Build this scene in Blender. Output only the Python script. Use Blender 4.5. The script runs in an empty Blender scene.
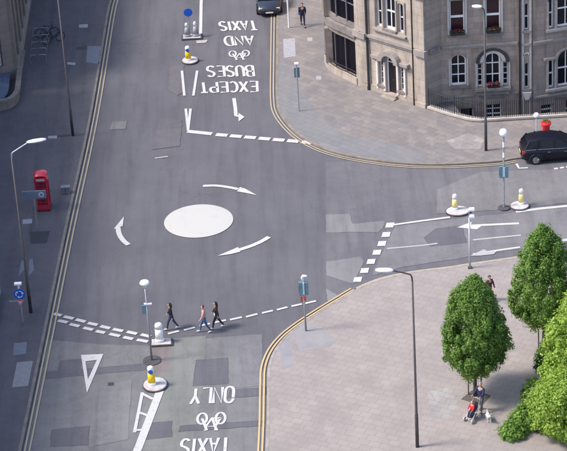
import bpy, bmesh, math, random
import numpy as np
from mathutils import Vector, Matrix
random.seed(7); RNG = np.random.default_rng(7)
S = bpy.context.scene
COL = S.collection
PI = math.pi

# ------------------------------------------------------------------ camera
F_PX, CXP, CYP, CAM_H = 2270.0, 283.5, 225.5, 64.0
PITCH, ROLL = math.radians(28.7), math.radians(3.5)
r0 = Vector((1, 0, 0)); u0 = Vector((0, math.sin(PITCH), math.cos(PITCH))); fw = Vector((0, math.cos(PITCH), -math.sin(PITCH)))
cr = math.cos(ROLL) * r0 - math.sin(ROLL) * u0
cu = math.sin(ROLL) * r0 + math.cos(ROLL) * u0
cd = bpy.data.cameras.new('camera'); cam = bpy.data.objects.new('camera', cd); COL.objects.link(cam)
M = Matrix.Identity(4)
for i in range(3):
    M[i][0] = cr[i]; M[i][1] = cu[i]; M[i][2] = -fw[i]
M[2][3] = CAM_H
cam.matrix_world = M
cd.sensor_width = 36; cd.lens = 36 * F_PX / 567.0; cd.clip_start = 1; cd.clip_end = 3000
S.camera = cam
# ------------------------------------------------------------------ light
SUN_EL = math.radians(50); SUN_AZ_VEC = Vector((-1.0, -0.12, 0)).normalized()   # where the sun stands
w = bpy.data.worlds.new('World'); S.world = w; w.use_nodes = True
nt = w.node_tree; nt.nodes.clear()
sky = nt.nodes.new('ShaderNodeTexSky'); sky.sky_type = 'NISHITA'; sky.sun_disc = False
sky.sun_elevation = SUN_EL; sky.sun_rotation = math.atan2(SUN_AZ_VEC.x, SUN_AZ_VEC.y)
sky.air_density = 1.0; sky.dust_density = 2.5; sky.ozone_density = 1.0
bg = nt.nodes.new('ShaderNodeBackground'); bg.inputs[1].default_value = 0.15
wo = nt.nodes.new('ShaderNodeOutputWorld')
nt.links.new(sky.outputs[0], bg.inputs[0]); nt.links.new(bg.outputs[0], wo.inputs[0])
sl = bpy.data.lights.new('sun', 'SUN'); sl.energy = 2.1; sl.angle = math.radians(12); sl.color = (1.0, 0.93, 0.85)
so = bpy.data.objects.new('sun', sl); COL.objects.link(so)
sdir = Vector((SUN_AZ_VEC.x * math.cos(SUN_EL), SUN_AZ_VEC.y * math.cos(SUN_EL), math.sin(SUN_EL)))
so.rotation_euler = sdir.to_track_quat('Z', 'Y').to_euler(); so.location = (-60, 90, 90)
S.view_settings.view_transform = 'Standard'; S.view_settings.look = 'None'
S.view_settings.exposure = 1.12; S.view_settings.gamma = 1.0; S.view_settings.use_curve_mapping = False
S.render.engine = 'CYCLES'
S.cycles.max_bounces = 6

# ------------------------------------------------------------------ survey helpers
def ray(px, py):
    return fw + (px - CXP) / F_PX * cr + (CYP - py) / F_PX * cu
def G(px, py, z=0.0):
    """point of the plan (height z) surveyed from the photograph"""
    d = ray(px, py); t = (z - CAM_H) / d.z
    return Vector((d.x * t, d.y * t, z))
def Hz(bx, by, tx, ty):
    """height of a mast standing at (bx,by) whose top is seen at (tx,ty)"""
    b = G(bx, by); d = ray(tx, ty); t = b.y / d.y
    return CAM_H + d.z * t

# ------------------------------------------------------------------ materials
MATS = {}
def mat(name, col, rough=0.8, metal=0.0, var=0.0, scale=5.0, bump=0.0, spec=0.5, col2=None, emit=None, coat=0.0, bscale=None):
    if name in MATS: return MATS[name]
    m = bpy.data.materials.new(name); m.use_nodes = True; n = m.node_tree; b = n.nodes['Principled BSDF']
    b.inputs['Roughness'].default_value = rough; b.inputs['Metallic'].default_value = metal
    b.inputs['Specular IOR Level'].default_value = spec
    if coat: b.inputs['Coat Weight'].default_value = coat
    c = (*col, 1)
    b.inputs['Base Color'].default_value = c
    if var or col2:
        tc = n.nodes.new('ShaderNodeTexCoord'); no = n.nodes.new('ShaderNodeTexNoise')
        no.inputs['Scale'].default_value = scale; no.inputs['Detail'].default_value = 6; no.inputs['Roughness'].default_value = 0.6
        n.links.new(tc.outputs['Object'], no.inputs['Vector'])
        rp = n.nodes.new('ShaderNodeValToRGB')
        rp.color_ramp.elements[0].position = 0.3; rp.color_ramp.elements[1].position = 0.7
        if col2 is None: col2 = tuple(min(1, x * (1 + var)) for x in col); c = (*[x * (1 - var) for x in col], 1)
        rp.color_ramp.elements[0].color = c; rp.color_ramp.elements[1].color = (*col2, 1)
        n.links.new(no.outputs['Fac'], rp.inputs[0]); n.links.new(rp.outputs[0], b.inputs['Base Color'])
    if bump:
        tc = n.nodes.new('ShaderNodeTexCoord'); no = n.nodes.new('ShaderNodeTexNoise'); no.inputs['Scale'].default_value = bscale or scale * 4; no.inputs['Detail'].default_value = 4
        n.links.new(tc.outputs['Object'], no.inputs['Vector'])
        bp = n.nodes.new('ShaderNodeBump'); bp.inputs['Strength'].default_value = bump; bp.inputs['Distance'].default_value = 0.02
        n.links.new(no.outputs['Fac'], bp.inputs['Height']); n.links.new(bp.outputs[0], b.inputs['Normal'])
    MATS[name] = m
    return m

def _mix(n, fac, a, b, blend='MIX'):
    mx = n.nodes.new('ShaderNodeMix'); mx.data_type = 'RGBA'; mx.blend_type = blend
    if isinstance(fac, (int, float)): mx.inputs[0].default_value = fac
    else: n.links.new(fac, mx.inputs[0])
    for i, v in ((6, a), (7, b)):
        if isinstance(v, tuple): mx.inputs[i].default_value = (*v, 1)
        else: n.links.new(v, mx.inputs[i])
    return mx.outputs[2]
def _noise(n, vec, scale, detail=6, rough=0.6, lo=0.35, hi=0.65):
    no = n.nodes.new('ShaderNodeTexNoise'); no.inputs['Scale'].default_value = scale; no.inputs['Detail'].default_value = detail; no.inputs['Roughness'].default_value = rough
    n.links.new(vec, no.inputs['Vector'])
    mr = n.nodes.new('ShaderNodeMapRange'); mr.inputs[1].default_value = lo; mr.inputs[2].default_value = hi
    n.links.new(no.outputs['Fac'], mr.inputs[0]); return mr.outputs[0]
def _map(n, src, rot=0, sc=(1, 1, 1)):
    mp = n.nodes.new('ShaderNodeMapping'); mp.inputs['Rotation'].default_value[2] = rot; mp.inputs['Scale'].default_value = sc
    n.links.new(src, mp.inputs[0]); return mp.outputs[0]

def asphalt(name, dark, light, fine=0.35, rot=0.0, streak=0.25):
    m = bpy.data.materials.new(name); m.use_nodes = True; n = m.node_tree; b = n.nodes['Principled BSDF']
    b.inputs['Roughness'].default_value = 0.9; b.inputs['Specular IOR Level'].default_value = 0.25
    tc = n.nodes.new('ShaderNodeTexCoord').outputs['Object']
    big = _noise(n, tc, 0.22, 5, 0.6); c = _mix(n, big, dark, light)
    med = _noise(n, tc, 1.6, 8, 0.7, 0.3, 0.75)
    c = _mix(n, _noise(n, _map(n, tc, rot, (1.6, 0.12, 1)), 0.9, 4, 0.6, 0.45, 0.8), c, tuple(x * (1 - streak) for x in dark))
    s = n.nodes.new('ShaderNodeMath'); s.operation = 'MULTIPLY'; s.inputs[1].default_value = fine; n.links.new(med, s.inputs[0])
    c = _mix(n, s.outputs[0], c, tuple(min(1, x * 1.35) for x in light))
    sp = _noise(n, tc, 26, 2, 0.8, 0.38, 0.62)
    s2 = n.nodes.new('ShaderNodeMath'); s2.operation = 'MULTIPLY'; s2.inputs[1].default_value = 0.22; n.links.new(sp, s2.inputs[0])
    c = _mix(n, s2.outputs[0], c, tuple(x * 0.45 for x in dark))
    wv = n.nodes.new('ShaderNodeTexNoise'); wv.inputs['Scale'].default_value = 1.2; n.links.new(tc, wv.inputs['Vector'])
    av = n.nodes.new('ShaderNodeVectorMath'); av.operation = 'MULTIPLY_ADD'; av.inputs[1].default_value = (1.3, 1.3, 0); n.links.new(wv.outputs['Color'], av.inputs[0]); n.links.new(tc, av.inputs[2])
    vo = n.nodes.new('ShaderNodeTexVoronoi'); vo.feature = 'DISTANCE_TO_EDGE'; vo.inputs['Scale'].default_value = 0.28; n.links.new(av.outputs[0], vo.inputs['Vector'])
    mr = n.nodes.new('ShaderNodeMapRange'); mr.inputs[1].default_value = 0.004; mr.inputs[2].default_value = 0.016; mr.inputs[3].default_value = 0.22; mr.inputs[4].default_value = 0.0; n.links.new(vo.outputs['Distance'], mr.inputs[0])
    mk = n.nodes.new('ShaderNodeMath'); mk.operation = 'MULTIPLY'; n.links.new(mr.outputs[0], mk.inputs[0]); n.links.new(_noise(n, tc, 0.13, 3, 0.5, 0.5, 0.62), mk.inputs[1])
    c = _mix(n, mk.outputs[0], c, tuple(x * 0.5 for x in dark))
    oil = _noise(n, _map(n, tc, 0, (1, 1, 1)), 3.2, 3, 0.5, 0.66, 0.74)
    s3 = n.nodes.new('ShaderNodeMath'); s3.operation = 'MULTIPLY'; s3.inputs[1].default_value = 0.35; n.links.new(oil, s3.inputs[0])
    c = _mix(n, s3.outputs[0], c, tuple(x * 0.6 for x in dark))
    n.links.new(c, b.inputs['Base Color'])
    bp = n.nodes.new('ShaderNodeBump'); bp.inputs['Strength'].default_value = 0.35; bp.inputs['Distance'].default_value = 0.01
    n.links.new(sp, bp.inputs['Height']); n.links.new(bp.outputs[0], b.inputs['Normal'])
    return m

def paving(name, c1, c2, mortar, rot, bw=0.9, bh=0.6, stain=(0.16, 0.15, 0.16), stain_amt=0.5, pale=None, pale_amt=0.3, mort_size=0.02):
    m = bpy.data.materials.new(name); m.use_nodes = True; n = m.node_tree; b = n.nodes['Principled BSDF']
    b.inputs['Roughness'].default_value = 0.85; b.inputs['Specular IOR Level'].default_value = 0.3
    tc = n.nodes.new('ShaderNodeTexCoord').outputs['Object']
    mp = _map(n, tc, rot)
    br = n.nodes.new('ShaderNodeTexBrick'); br.inputs['Scale'].default_value = 1
    br.inputs['Brick Width'].default_value = bw; br.inputs['Row Height'].default_value = bh
    br.inputs['Mortar Size'].default_value = mort_size; br.inputs['Mortar Smooth'].default_value = 0.4
    br.inputs['Color1'].default_value = (*c1, 1); br.inputs['Color2'].default_value = (*c2, 1); br.inputs['Mortar'].default_value = (*mortar, 1)
    n.links.new(mp, br.inputs['Vector'])
    c = br.outputs['Color']
    f = _noise(n, tc, 0.45, 7, 0.65, 0.42, 0.72)
    s = n.nodes.new('ShaderNodeMath'); s.operation = 'MULTIPLY'; s.inputs[1].default_value = stain_amt; n.links.new(f, s.inputs[0])
    c = _mix(n, s.outputs[0], c, stain)
    if pale:
        f = _noise(n, _map(n, tc, rot, (1, 0.4, 1)), 1.3, 8, 0.7, 0.52, 0.75)
        s = n.nodes.new('ShaderNodeMath'); s.operation = 'MULTIPLY'; s.inputs[1].default_value = pale_amt; n.links.new(f, s.inputs[0])
        c = _mix(n, s.outputs[0], c, pale)
    f = _noise(n, tc, 22, 3, 0.8, 0.35, 0.65)
    s = n.nodes.new('ShaderNodeMath'); s.operation = 'MULTIPLY'; s.inputs[1].default_value = 0.16; n.links.new(f, s.inputs[0])
    c = _mix(n, s.outputs[0], c, tuple(x * 0.5 for x in c1))
    vo = n.nodes.new('ShaderNodeTexVoronoi'); vo.inputs['Scale'].default_value = 1.7; n.links.new(tc, vo.inputs['Vector'])
    mr = n.nodes.new('ShaderNodeMapRange'); mr.inputs[1].default_value = 0.05; mr.inputs[2].default_value = 0.085; mr.inputs[3].default_value = 0.4; mr.inputs[4].default_value = 0.0; n.links.new(vo.outputs['Distance'], mr.inputs[0])
    c = _mix(n, mr.outputs[0], c, tuple(x * 0.55 for x in c1))
    n.links.new(c, b.inputs['Base Color'])
    bp = n.nodes.new('ShaderNodeBump'); bp.inputs['Strength'].default_value = 0.4; bp.inputs['Distance'].default_value = 0.01
    n.links.new(br.outputs['Fac'], bp.inputs['Height']); bp.invert = True; n.links.new(bp.outputs[0], b.inputs['Normal'])
    return m

def stone_mat(name, c1, c2, course=0.38, block=0.8, dirt=(0.09, 0.08, 0.075), dirt_amt=0.6, vert='y'):
    """ashlar: object space x along wall, z up"""
    m = bpy.data.materials.new(name); m.use_nodes = True; n = m.node_tree; b = n.nodes['Principled BSDF']
    b.inputs['Roughness'].default_value = 0.9; b.inputs['Specular IOR Level'].default_value = 0.2
    tco = n.nodes.new('ShaderNodeTexCoord').outputs['Object']
    sx = n.nodes.new('ShaderNodeSeparateXYZ'); n.links.new(tco, sx.inputs[0])
    ad = n.nodes.new('ShaderNodeMath'); ad.operation = 'SUBTRACT'; n.links.new(sx.outputs[0], ad.inputs[0]); n.links.new(sx.outputs[1], ad.inputs[1])
    cb = n.nodes.new('ShaderNodeCombineXYZ'); n.links.new(ad.outputs[0], cb.inputs[0]); n.links.new(sx.outputs[2], cb.inputs[1])
    br = n.nodes.new('ShaderNodeTexBrick'); br.inputs['Scale'].default_value = 1
    br.inputs['Brick Width'].default_value = block; br.inputs['Row Height'].default_value = course
    br.inputs['Mortar Size'].default_value = 0.014; br.inputs['Mortar Smooth'].default_value = 0.5
    br.inputs['Color1'].default_value = (*c1, 1); br.inputs['Color2'].default_value = (*c2, 1)
    br.inputs['Mortar'].default_value = (*[x * 0.68 for x in c1], 1)
    n.links.new(cb.outputs[0], br.inputs['Vector'])
    c = br.outputs['Color']
    f = _noise(n, _map(n, tco, 0, (1, 1, 0.3)), 1.1, 8, 0.7, 0.48, 0.8)
    s = n.nodes.new('ShaderNodeMath'); s.operation = 'MULTIPLY'; s.inputs[1].default_value = dirt_amt; n.links.new(f, s.inputs[0])
    c = _mix(n, s.outputs[0], c, dirt)
    f = _noise(n, tco, 0.55, 6, 0.65, 0.45, 0.75)
    s = n.nodes.new('ShaderNodeMath'); s.operation = 'MULTIPLY'; s.inputs[1].default_value = 0.5; n.links.new(f, s.inputs[0])
    c = _mix(n, s.outputs[0], c, (0.20, 0.145, 0.115))
    f = _noise(n, _map(n, tco, 0, (2.2, 2.2, 0.16)), 1.6, 5, 0.6, 0.52, 0.74)
    s = n.nodes.new('ShaderNodeMath'); s.operation = 'MULTIPLY'; s.inputs[1].default_value = 0.55; n.links.new(f, s.inputs[0])
    c = _mix(n, s.outputs[0], c, (0.10, 0.088, 0.082))
    f = _noise(n, tco, 9, 5, 0.7, 0.35, 0.7)
    s = n.nodes.new('ShaderNodeMath'); s.operation = 'MULTIPLY'; s.inputs[1].default_value = 0.25; n.links.new(f, s.inputs[0])
    c = _mix(n, s.outputs[0], c, tuple(x * 0.6 for x in c2))
    n.links.new(c, b.inputs['Base Color'])
    bp = n.nodes.new('ShaderNodeBump'); bp.inputs['Strength'].default_value = 0.5; bp.inputs['Distance'].default_value = 0.012
    n.links.new(br.outputs['Fac'], bp.inputs['Height']); bp.invert = True; n.links.new(bp.outputs[0], b.inputs['Normal'])
    return m

def paint_mat(name, col, worn, amt=0.5, sc=7):
    """road paint with chips where the tarmac shows through"""
    m = bpy.data.materials.new(name); m.use_nodes = True; n = m.node_tree; b = n.nodes['Principled BSDF']
    b.inputs['Roughness'].default_value = 0.7
    tc = n.nodes.new('ShaderNodeTexCoord').outputs['Object']
    f = _noise(n, tc, sc, 6, 0.75, 0.55, 0.72)
    s = n.nodes.new('ShaderNodeMath'); s.operation = 'MULTIPLY'; s.inputs[1].default_value = amt; n.links.new(f, s.inputs[0])
    c = _mix(n, s.outputs[0], col, worn)
    n.links.new(c, b.inputs['Base Color']); return m

def leaf_mat(name, c1, c2, c3, trans=0.35):
    m = bpy.data.materials.new(name); m.use_nodes = True; n = m.node_tree; b = n.nodes['Principled BSDF']
    b.inputs['Roughness'].default_value = 0.6; b.inputs['Specular IOR Level'].default_value = 0.25
    ge = n.nodes.new('ShaderNodeNewGeometry')
    rp = n.nodes.new('ShaderNodeValToRGB'); e = rp.color_ramp.elements
    e[0].color = (*c1, 1); e[1].color = (*c3, 1); k = e.new(0.55); k.color = (*c2, 1)
    n.links.new(ge.outputs['Random Per Island'], rp.inputs[0])
    n.links.new(rp.outputs[0], b.inputs['Base Color'])
    tr = n.nodes.new('ShaderNodeBsdfTranslucent'); n.links.new(_mix(n, 0.5, rp.outputs[0], tuple(min(1, x * 1.6) for x in c3)), tr.inputs[0])
    mx = n.nodes.new('ShaderNodeMixShader'); mx.inputs[0].default_value = trans
    n.links.new(b.outputs[0], mx.inputs[1]); n.links.new(tr.outputs[0], mx.inputs[2])
    n.links.new(mx.outputs[0], n.nodes['Material Output'].inputs[0]); return m

A_NEW = asphalt('tarmac_new', (0.100, 0.098, 0.113), (0.122, 0.119, 0.134), 0.2)
A_OLD = asphalt('tarmac_old', (0.122, 0.121, 0.129), (0.170, 0.168, 0.172), 0.45)
A_GREEN = asphalt('tarmac_greenish', (0.150, 0.156, 0.148), (0.195, 0.199, 0.188), 0.35)
A_PATCH = asphalt('tarmac_patch_dark', (0.098, 0.095, 0.112), (0.118, 0.115, 0.131), 0.25)
A_PALE = asphalt('tarmac_pale', (0.160, 0.156, 0.165), (0.205, 0.200, 0.207), 0.3)
A_RED = asphalt('tarmac_reddish', (0.155, 0.132, 0.130), (0.20, 0.175, 0.172), 0.4)
A_FOOT = asphalt('footway_tarmac', (0.090, 0.086, 0.100), (0.125, 0.119, 0.131), 0.4)
P_PLAZA = paving('plaza_slabs', (0.300, 0.264, 0.248), (0.270, 0.237, 0.224), (0.232, 0.205, 0.195), math.radians(28), 0.6, 0.45, (0.195, 0.178, 0.175), 0.60, (0.37, 0.34, 0.32), 0.35)
P_UP = paving('footway_slabs', (0.235, 0.208, 0.195), (0.175, 0.158, 0.154), (0.15, 0.137, 0.134), math.radians(43), 0.75, 0.5, (0.13, 0.135, 0.15), 0.75, (0.36, 0.33, 0.31), 0.35)
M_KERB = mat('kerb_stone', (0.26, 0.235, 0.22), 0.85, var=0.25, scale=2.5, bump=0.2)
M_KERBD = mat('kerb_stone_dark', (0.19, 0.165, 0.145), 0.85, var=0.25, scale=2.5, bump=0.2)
M_WHITE = paint_mat('white_road_paint', (0.46, 0.45, 0.445), (0.22, 0.217, 0.225), 0.85, 4)
M_WHITE_W = paint_mat('worn_white_road_paint', (0.34, 0.335, 0.335), (0.16, 0.158, 0.165), 0.95, 4)
M_YEL = paint_mat('yellow_road_paint', (0.36, 0.30, 0.21), (0.20, 0.18, 0.15), 0.9, 4)
M_YEL2 = paint_mat('ochre_road_paint', (0.46, 0.34, 0.18), (0.26, 0.21, 0.15), 0.8, 4)
M_STONE_A = stone_mat('sandstone_pale', (0.46, 0.40, 0.345), (0.40, 0.345, 0.30), 0.5, 1.3, dirt_amt=0.62)
M_STONE_B = stone_mat('sandstone_grey', (0.385, 0.312, 0.268), (0.285, 0.235, 0.208), 0.42, 0.9, dirt_amt=0.7)
M_STONE_D = mat('sandstone_sooty', (0.13, 0.115, 0.11), 0.9, col2=(0.25, 0.22, 0.205), scale=2.2, bump=0.3)
M_TRIM = mat('sandstone_trim', (0.33, 0.29, 0.265), 0.9, col2=(0.22, 0.195, 0.185), scale=2.0, bump=0.2)
M_GLASS = mat('window_glass_dark', (0.010, 0.011, 0.016), 0.15, spec=0.35)
M_GLASSR = mat('window_glass_maroon', (0.032, 0.010, 0.014), 0.2, spec=0.5, var=0.4, scale=2)
M_WFRAME = mat('white_joinery', (0.78, 0.77, 0.78), 0.5, var=0.06, scale=6)
M_BLACK = mat('black_iron', (0.018, 0.018, 0.022), 0.5, var=0.3, scale=4)
M_DPOLE = mat('dark_brown_pole', (0.055, 0.048, 0.052), 0.55, var=0.25, scale=3)
M_GPOLE = mat('grey_galvanised', (0.32, 0.33, 0.36), 0.45, metal=0.3, var=0.2, scale=5)
M_LAMPW = mat('lamp_housing_white', (0.82, 0.83, 0.86), 0.35, var=0.05, scale=3)
M_TEAL = mat('teal_signal_housing', (0.10, 0.21, 0.26), 0.5, var=0.25, scale=8)
M_RED = mat('phone_box_red', (0.46, 0.016, 0.045), 0.4, var=0.15, scale=3, coat=0.3)
M_REDP = mat('bright_red_planter', (0.75, 0.015, 0.03), 0.5, var=0.1, scale=6)
M_BLUE = mat('sign_blue', (0.01, 0.10, 0.55), 0.4, var=0.08, scale=6)
M_SIGNG = mat('sign_blue_grey', (0.13, 0.16, 0.24), 0.5, var=0.2, scale=10)
M_SIGNW = mat('sign_white', (0.75, 0.74, 0.76), 0.4, var=0.06, scale=8)
M_PINK = mat('faded_sign_red', (0.55, 0.16, 0.20), 0.5, var=0.2, scale=8)
M_BYEL = mat('bollard_yellow', (0.85, 0.56, 0.02), 0.45, var=0.06, scale=8)
M_BYEP = mat('bollard_pale_yellow', (0.80, 0.68, 0.28), 0.45, var=0.06, scale=8)
M_BWH = mat('bollard_white', (0.80, 0.79, 0.78), 0.4, var=0.06, scale=8)
M_BGREY = mat('bollard_grey', (0.33, 0.33, 0.36), 0.5, var=0.2, scale=8)
M_ISL = mat('island_concrete', (0.42, 0.39, 0.39), 0.85, var=0.25, scale=3, bump=0.3)
M_ISLD = mat('island_kerb_dark', (0.06, 0.055, 0.06), 0.8, var=0.3, scale=4)
M_COVER = mat('cover_steel', (0.29, 0.285, 0.31), 0.6, var=0.2, scale=6, bump=0.3)
M_COVERG = mat('cover_grey', (0.15, 0.16, 0.20), 0.7, var=0.2, scale=6, bump=0.3)
M_COVERD = mat('cover_iron', (0.035, 0.033, 0.04), 0.7, var=0.3, scale=6, bump=0.3)
M_SLATE = mat('slate_blue', (0.05, 0.07, 0.12), 0.55, col2=(0.10, 0.13, 0.20), scale=6, bump=0.5)
M_BARK = mat('bark', (0.055, 0.045, 0.04), 0.95, col2=(0.11, 0.09, 0.075), scale=14, bump=0.7)
M_WOOD = mat('stake_wood', (0.07, 0.06, 0.055), 0.9, var=0.3, scale=10)
M_SOIL = mat('soil', (0.055, 0.045, 0.04), 0.95, col2=(0.12, 0.10, 0.085), scale=8, bump=0.5)
L_DEEP = leaf_mat('leaves_deep_green', (0.045, 0.105, 0.022), (0.125, 0.225, 0.05), (0.27, 0.39, 0.10), 0.5)
L_MID = leaf_mat('leaves_mid_green', (0.05, 0.12, 0.02), (0.13, 0.24, 0.045), (0.25, 0.38, 0.08))
L_LIME = leaf_mat('leaves_lime', (0.08, 0.17, 0.025), (0.23, 0.35, 0.055), (0.42, 0.53, 0.12), 0.45)
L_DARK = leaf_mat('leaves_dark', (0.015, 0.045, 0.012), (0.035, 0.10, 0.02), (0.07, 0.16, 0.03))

# ------------------------------------------------------------------ object helpers
def tag(o, label=None, cat=None, group=None, kind=None):
    if label: o['label'] = label
    if cat: o['category'] = cat
    if group: o['group'] = group
    if kind: o['kind'] = kind
    return o
def empty(name, loc, rz=0.0):
    o = bpy.data.objects.new(name, None); COL.objects.link(o); o.location = loc; o.rotation_euler = (0, 0, rz)
    o.empty_display_size = 0.3
    return o
def link(name, bm, m, parent=None, smooth=False, loc=None, mats=None):
    me = bpy.data.meshes.new(name)
    bmesh.ops.recalc_face_normals(bm, faces=bm.faces[:])
    bm.to_mesh(me); bm.free()
    if mats:
        for x in mats: me.materials.append(x)
    else: me.materials.append(m)
    if smooth:
        for p in me.polygons: p.use_smooth = True
    o = bpy.data.objects.new(name, me); COL.objects.link(o)
    if parent: o.parent = parent
    if loc is not None: o.location = loc
    return o
def pieces(name, bm, m, parent):
    """each loose piece of bm becomes a part of its own"""
    left = set(bm.verts); me0 = []
    while left:
        st = [left.pop()]; comp = set(st)
        while st:
            for e in st.pop().link_edges:
                for v in e.verts:
                    if v in left: left.discard(v); comp.add(v); st.append(v)
        me0.append(comp)
    for comp in me0:
        b2 = bmesh.new(); mp = {v: b2.verts.new(v.co) for v in comp}
        for f in {f for v in comp for f in v.link_faces}: b2.faces.new([mp[v] for v in f.verts])
        link(name, b2, m, parent)
    bm.free()
def struct(name, bm, m, **k):
    return tag(link(name, bm, m, **k), kind='structure')
def box(bm, x0, x1, y0, y1, z0, z1, mi=0):
    v = [bm.verts.new((x, y, z)) for z in (z0, z1) for y in (y0, y1) for x in (x0, x1)]
    for f in ((0, 1, 3, 2), (4, 5, 7, 6), (0, 1, 5, 4), (2, 3, 7, 6), (0, 2, 6, 4), (1, 3, 7, 5)):
        bm.faces.new([v[i] for i in f]).material_index = mi
    return v
def bevel(bm, w=0.02, seg=2):
    bmesh.ops.bevel(bm, geom=bm.edges[:], offset=w, segments=seg, affect='EDGES', profile=0.6)
def tube(bm, pts, rad, seg=8, cap=True):
    pts = [Vector(p) for p in pts]
    rs = rad if isinstance(rad, (list, tuple)) else [rad] * len(pts)
    rings = []
    ref = None
    for i, p in enumerate(pts):
        d = (pts[min(i + 1, len(pts) - 1)] - pts[max(i - 1, 0)])
        if d.length < 1e-9: d = Vector((0, 0, 1))
        d.normalize()
        if ref is None: ref = Vector((1, 0, 0)) if abs(d.x) < 0.9 else Vector((0, 1, 0))
        a = d.cross(ref).normalized(); b = d.cross(a).normalized(); ref = b.cross(d) * -1 if False else ref
        rings.append([bm.verts.new(p + rs[i] * (math.cos(2 * PI * k / seg) * a + math.sin(2 * PI * k / seg) * b)) for k in range(seg)])
    for i in range(len(rings) - 1):
        for k in range(seg):
            bm.faces.new((rings[i][k], rings[i][(k + 1) % seg], rings[i + 1][(k + 1) % seg], rings[i + 1][k]))
    if cap:
        bm.faces.new(rings[0][::-1]); bm.faces.new(rings[-1])
def lathe(bm, prof, seg=20, cx=0, cy=0, sx=1, sy=1):
    rings = []
    for r, z in prof:
        rings.append([bm.verts.new((cx + sx * r * math.cos(2 * PI * k / seg), cy + sy * r * math.sin(2 * PI * k / seg), z)) for k in range(seg)])
    for i in range(len(rings) - 1):
        for k in range(seg):
            bm.faces.new((rings[i][k], rings[i][(k + 1) % seg], rings[i + 1][(k + 1) % seg], rings[i + 1][k]))
    bm.faces.new(rings[0][::-1]); bm.faces.new(rings[-1])
def sheet(bm, pts, z=None):
    v = [bm.verts.new((p[0], p[1], p[2] if z is None else z)) for p in pts]
    f = bm.faces.new(v)
    if f.normal.z < 0: pass
    return f
def prism(bm, pts, z0, z1):
    a = [bm.verts.new((p[0], p[1], z0)) for p in pts]; b = [bm.verts.new((p[0], p[1], z1)) for p in pts]
    bm.faces.new(a[::-1]); bm.faces.new(b)
    n = len(pts)
    for i in range(n): bm.faces.new((a[i], a[(i + 1) % n], b[(i + 1) % n], b[i]))
def smooth_line(pts, n=6):
    P = [Vector(p) for p in pts]; out = []
    for i in range(len(P) - 1):
        p0 = P[max(i - 1, 0)]; p1 = P[i]; p2 = P[i + 1]; p3 = P[min(i + 2, len(P) - 1)]
        for k in range(n):
            t = k / n
            out.append(0.5 * ((2 * p1) + (-p0 + p2) * t + (2 * p0 - 5 * p1 + 4 * p2 - p3) * t * t + (-p0 + 3 * p1 - 3 * p2 + p3) * t ** 3))
    out.append(P[-1]); return out
def offset(line, d):
    out = []
    for i, p in enumerate(line):
        t = line[min(i + 1, len(line) - 1)] - line[max(i - 1, 0)]; t.z = 0; t.normalize()
        out.append(p + Vector((-t.y, t.x, 0)) * d)
    return out
def ribbon(bm, line, wd, z):
    a = offset(line, wd / 2); b = offset(line, -wd / 2)
    va = [bm.verts.new((p.x, p.y, z)) for p in a]; vb = [bm.verts.new((p.x, p.y, z)) for p in b]
    for i in range(len(line) - 1): bm.faces.new((va[i], vb[i], vb[i + 1], va[i + 1]))
def densify(pts, step=0.3):
    out = []
    for a, b in zip(pts, pts[1:]):
        n = max(1, int((b - a).length / step))
        out += [a.lerp(b, k / n) for k in range(n)]
    return out + [pts[-1]]
def copy_tree(o, parent=None):
    c = o.copy(); COL.objects.link(c); c.parent = parent
    for ch in list(o.children): copy_tree(ch, c)
    return c

# ================================================================== GROUND, ROAD, FOOTWAYS
Z_KERB = 0.12
# terrain tiles round the sunken basement area of the corner building
bm = bmesh.new()
for x0, x1, y0, y1 in ((-420, 9.9, -150, 700), (26, 420, -150, 700), (9.9, 26, -150, 128.7), (9.9, 26, 132.4, 700)):
    sheet(bm, [(x0, y0), (x1, y0), (x1, y1), (x0, y1)], -0.35)
struct('ground', bm, mat('ground_far', (0.10, 0.10, 0.10), 0.95, col2=(0.07, 0.10, 0.05), scale=0.05))

kL = [G(*p, Z_KERB) for p in ((112, 0), (108, 18), (91, 118), (67, 228), (44, 340), (20, 456))]
kL = [Vector((p.x, p.y, 0)) for p in kL]
kU_px = ((277, 0), (276.5, 16), (276, 60), (276, 96), (279, 112), (291, 128), (305, 139), (323, 148), (345, 154.5), (376, 160), (405, 163), (430, 164), (457, 163.5), (497, 161), (519, 157.5), (567, 152))
kU = [G(*p, Z_KERB) for p in kU_px]
kU = [Vector((p.x, p.y, 0)) for p in kU]
kP_px = ((265, 456), (266.5, 420), (267, 385), (268, 366), (274, 350), (285, 336), (300, 324), (322, 309.5), (341, 298), (358, 288), (378, 279.5), (400, 274), (425, 270), (450, 267), (472, 263.5), (497, 260), (530, 255), (567, 249))
kP = [G(*p, Z_KERB) for p in kP_px]
kP = [Vector((p.x, p.y, 0)) for p in kP]
kLs, kUs, kPs = smooth_line(kL, 8), smooth_line(kU, 8), smooth_line(kP, 8)
kLs = [kLs[0] + Vector((0.6, 40, 0))] + kLs + [kLs[-1] + Vector((-0.6, -20, 0))]
kUs = [kUs[0] + Vector((0.1, 45, 0))] + kUs + [kUs[-1] + Vector((60, 0.2, 0))]
kPs = [kPs[0] + Vector((-0.1, -20, 0))] + kPs + [kPs[-1] + Vector((60, 1.0, 0))]

bm = bmesh.new()
sheet(bm, [(-14.5, 60), (15, 60), (90, 100), (90, 126), (12, 129), (6, 160), (6, 210), (-14.5, 210)], 0.0)
struct('road', bm, A_NEW)

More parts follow.
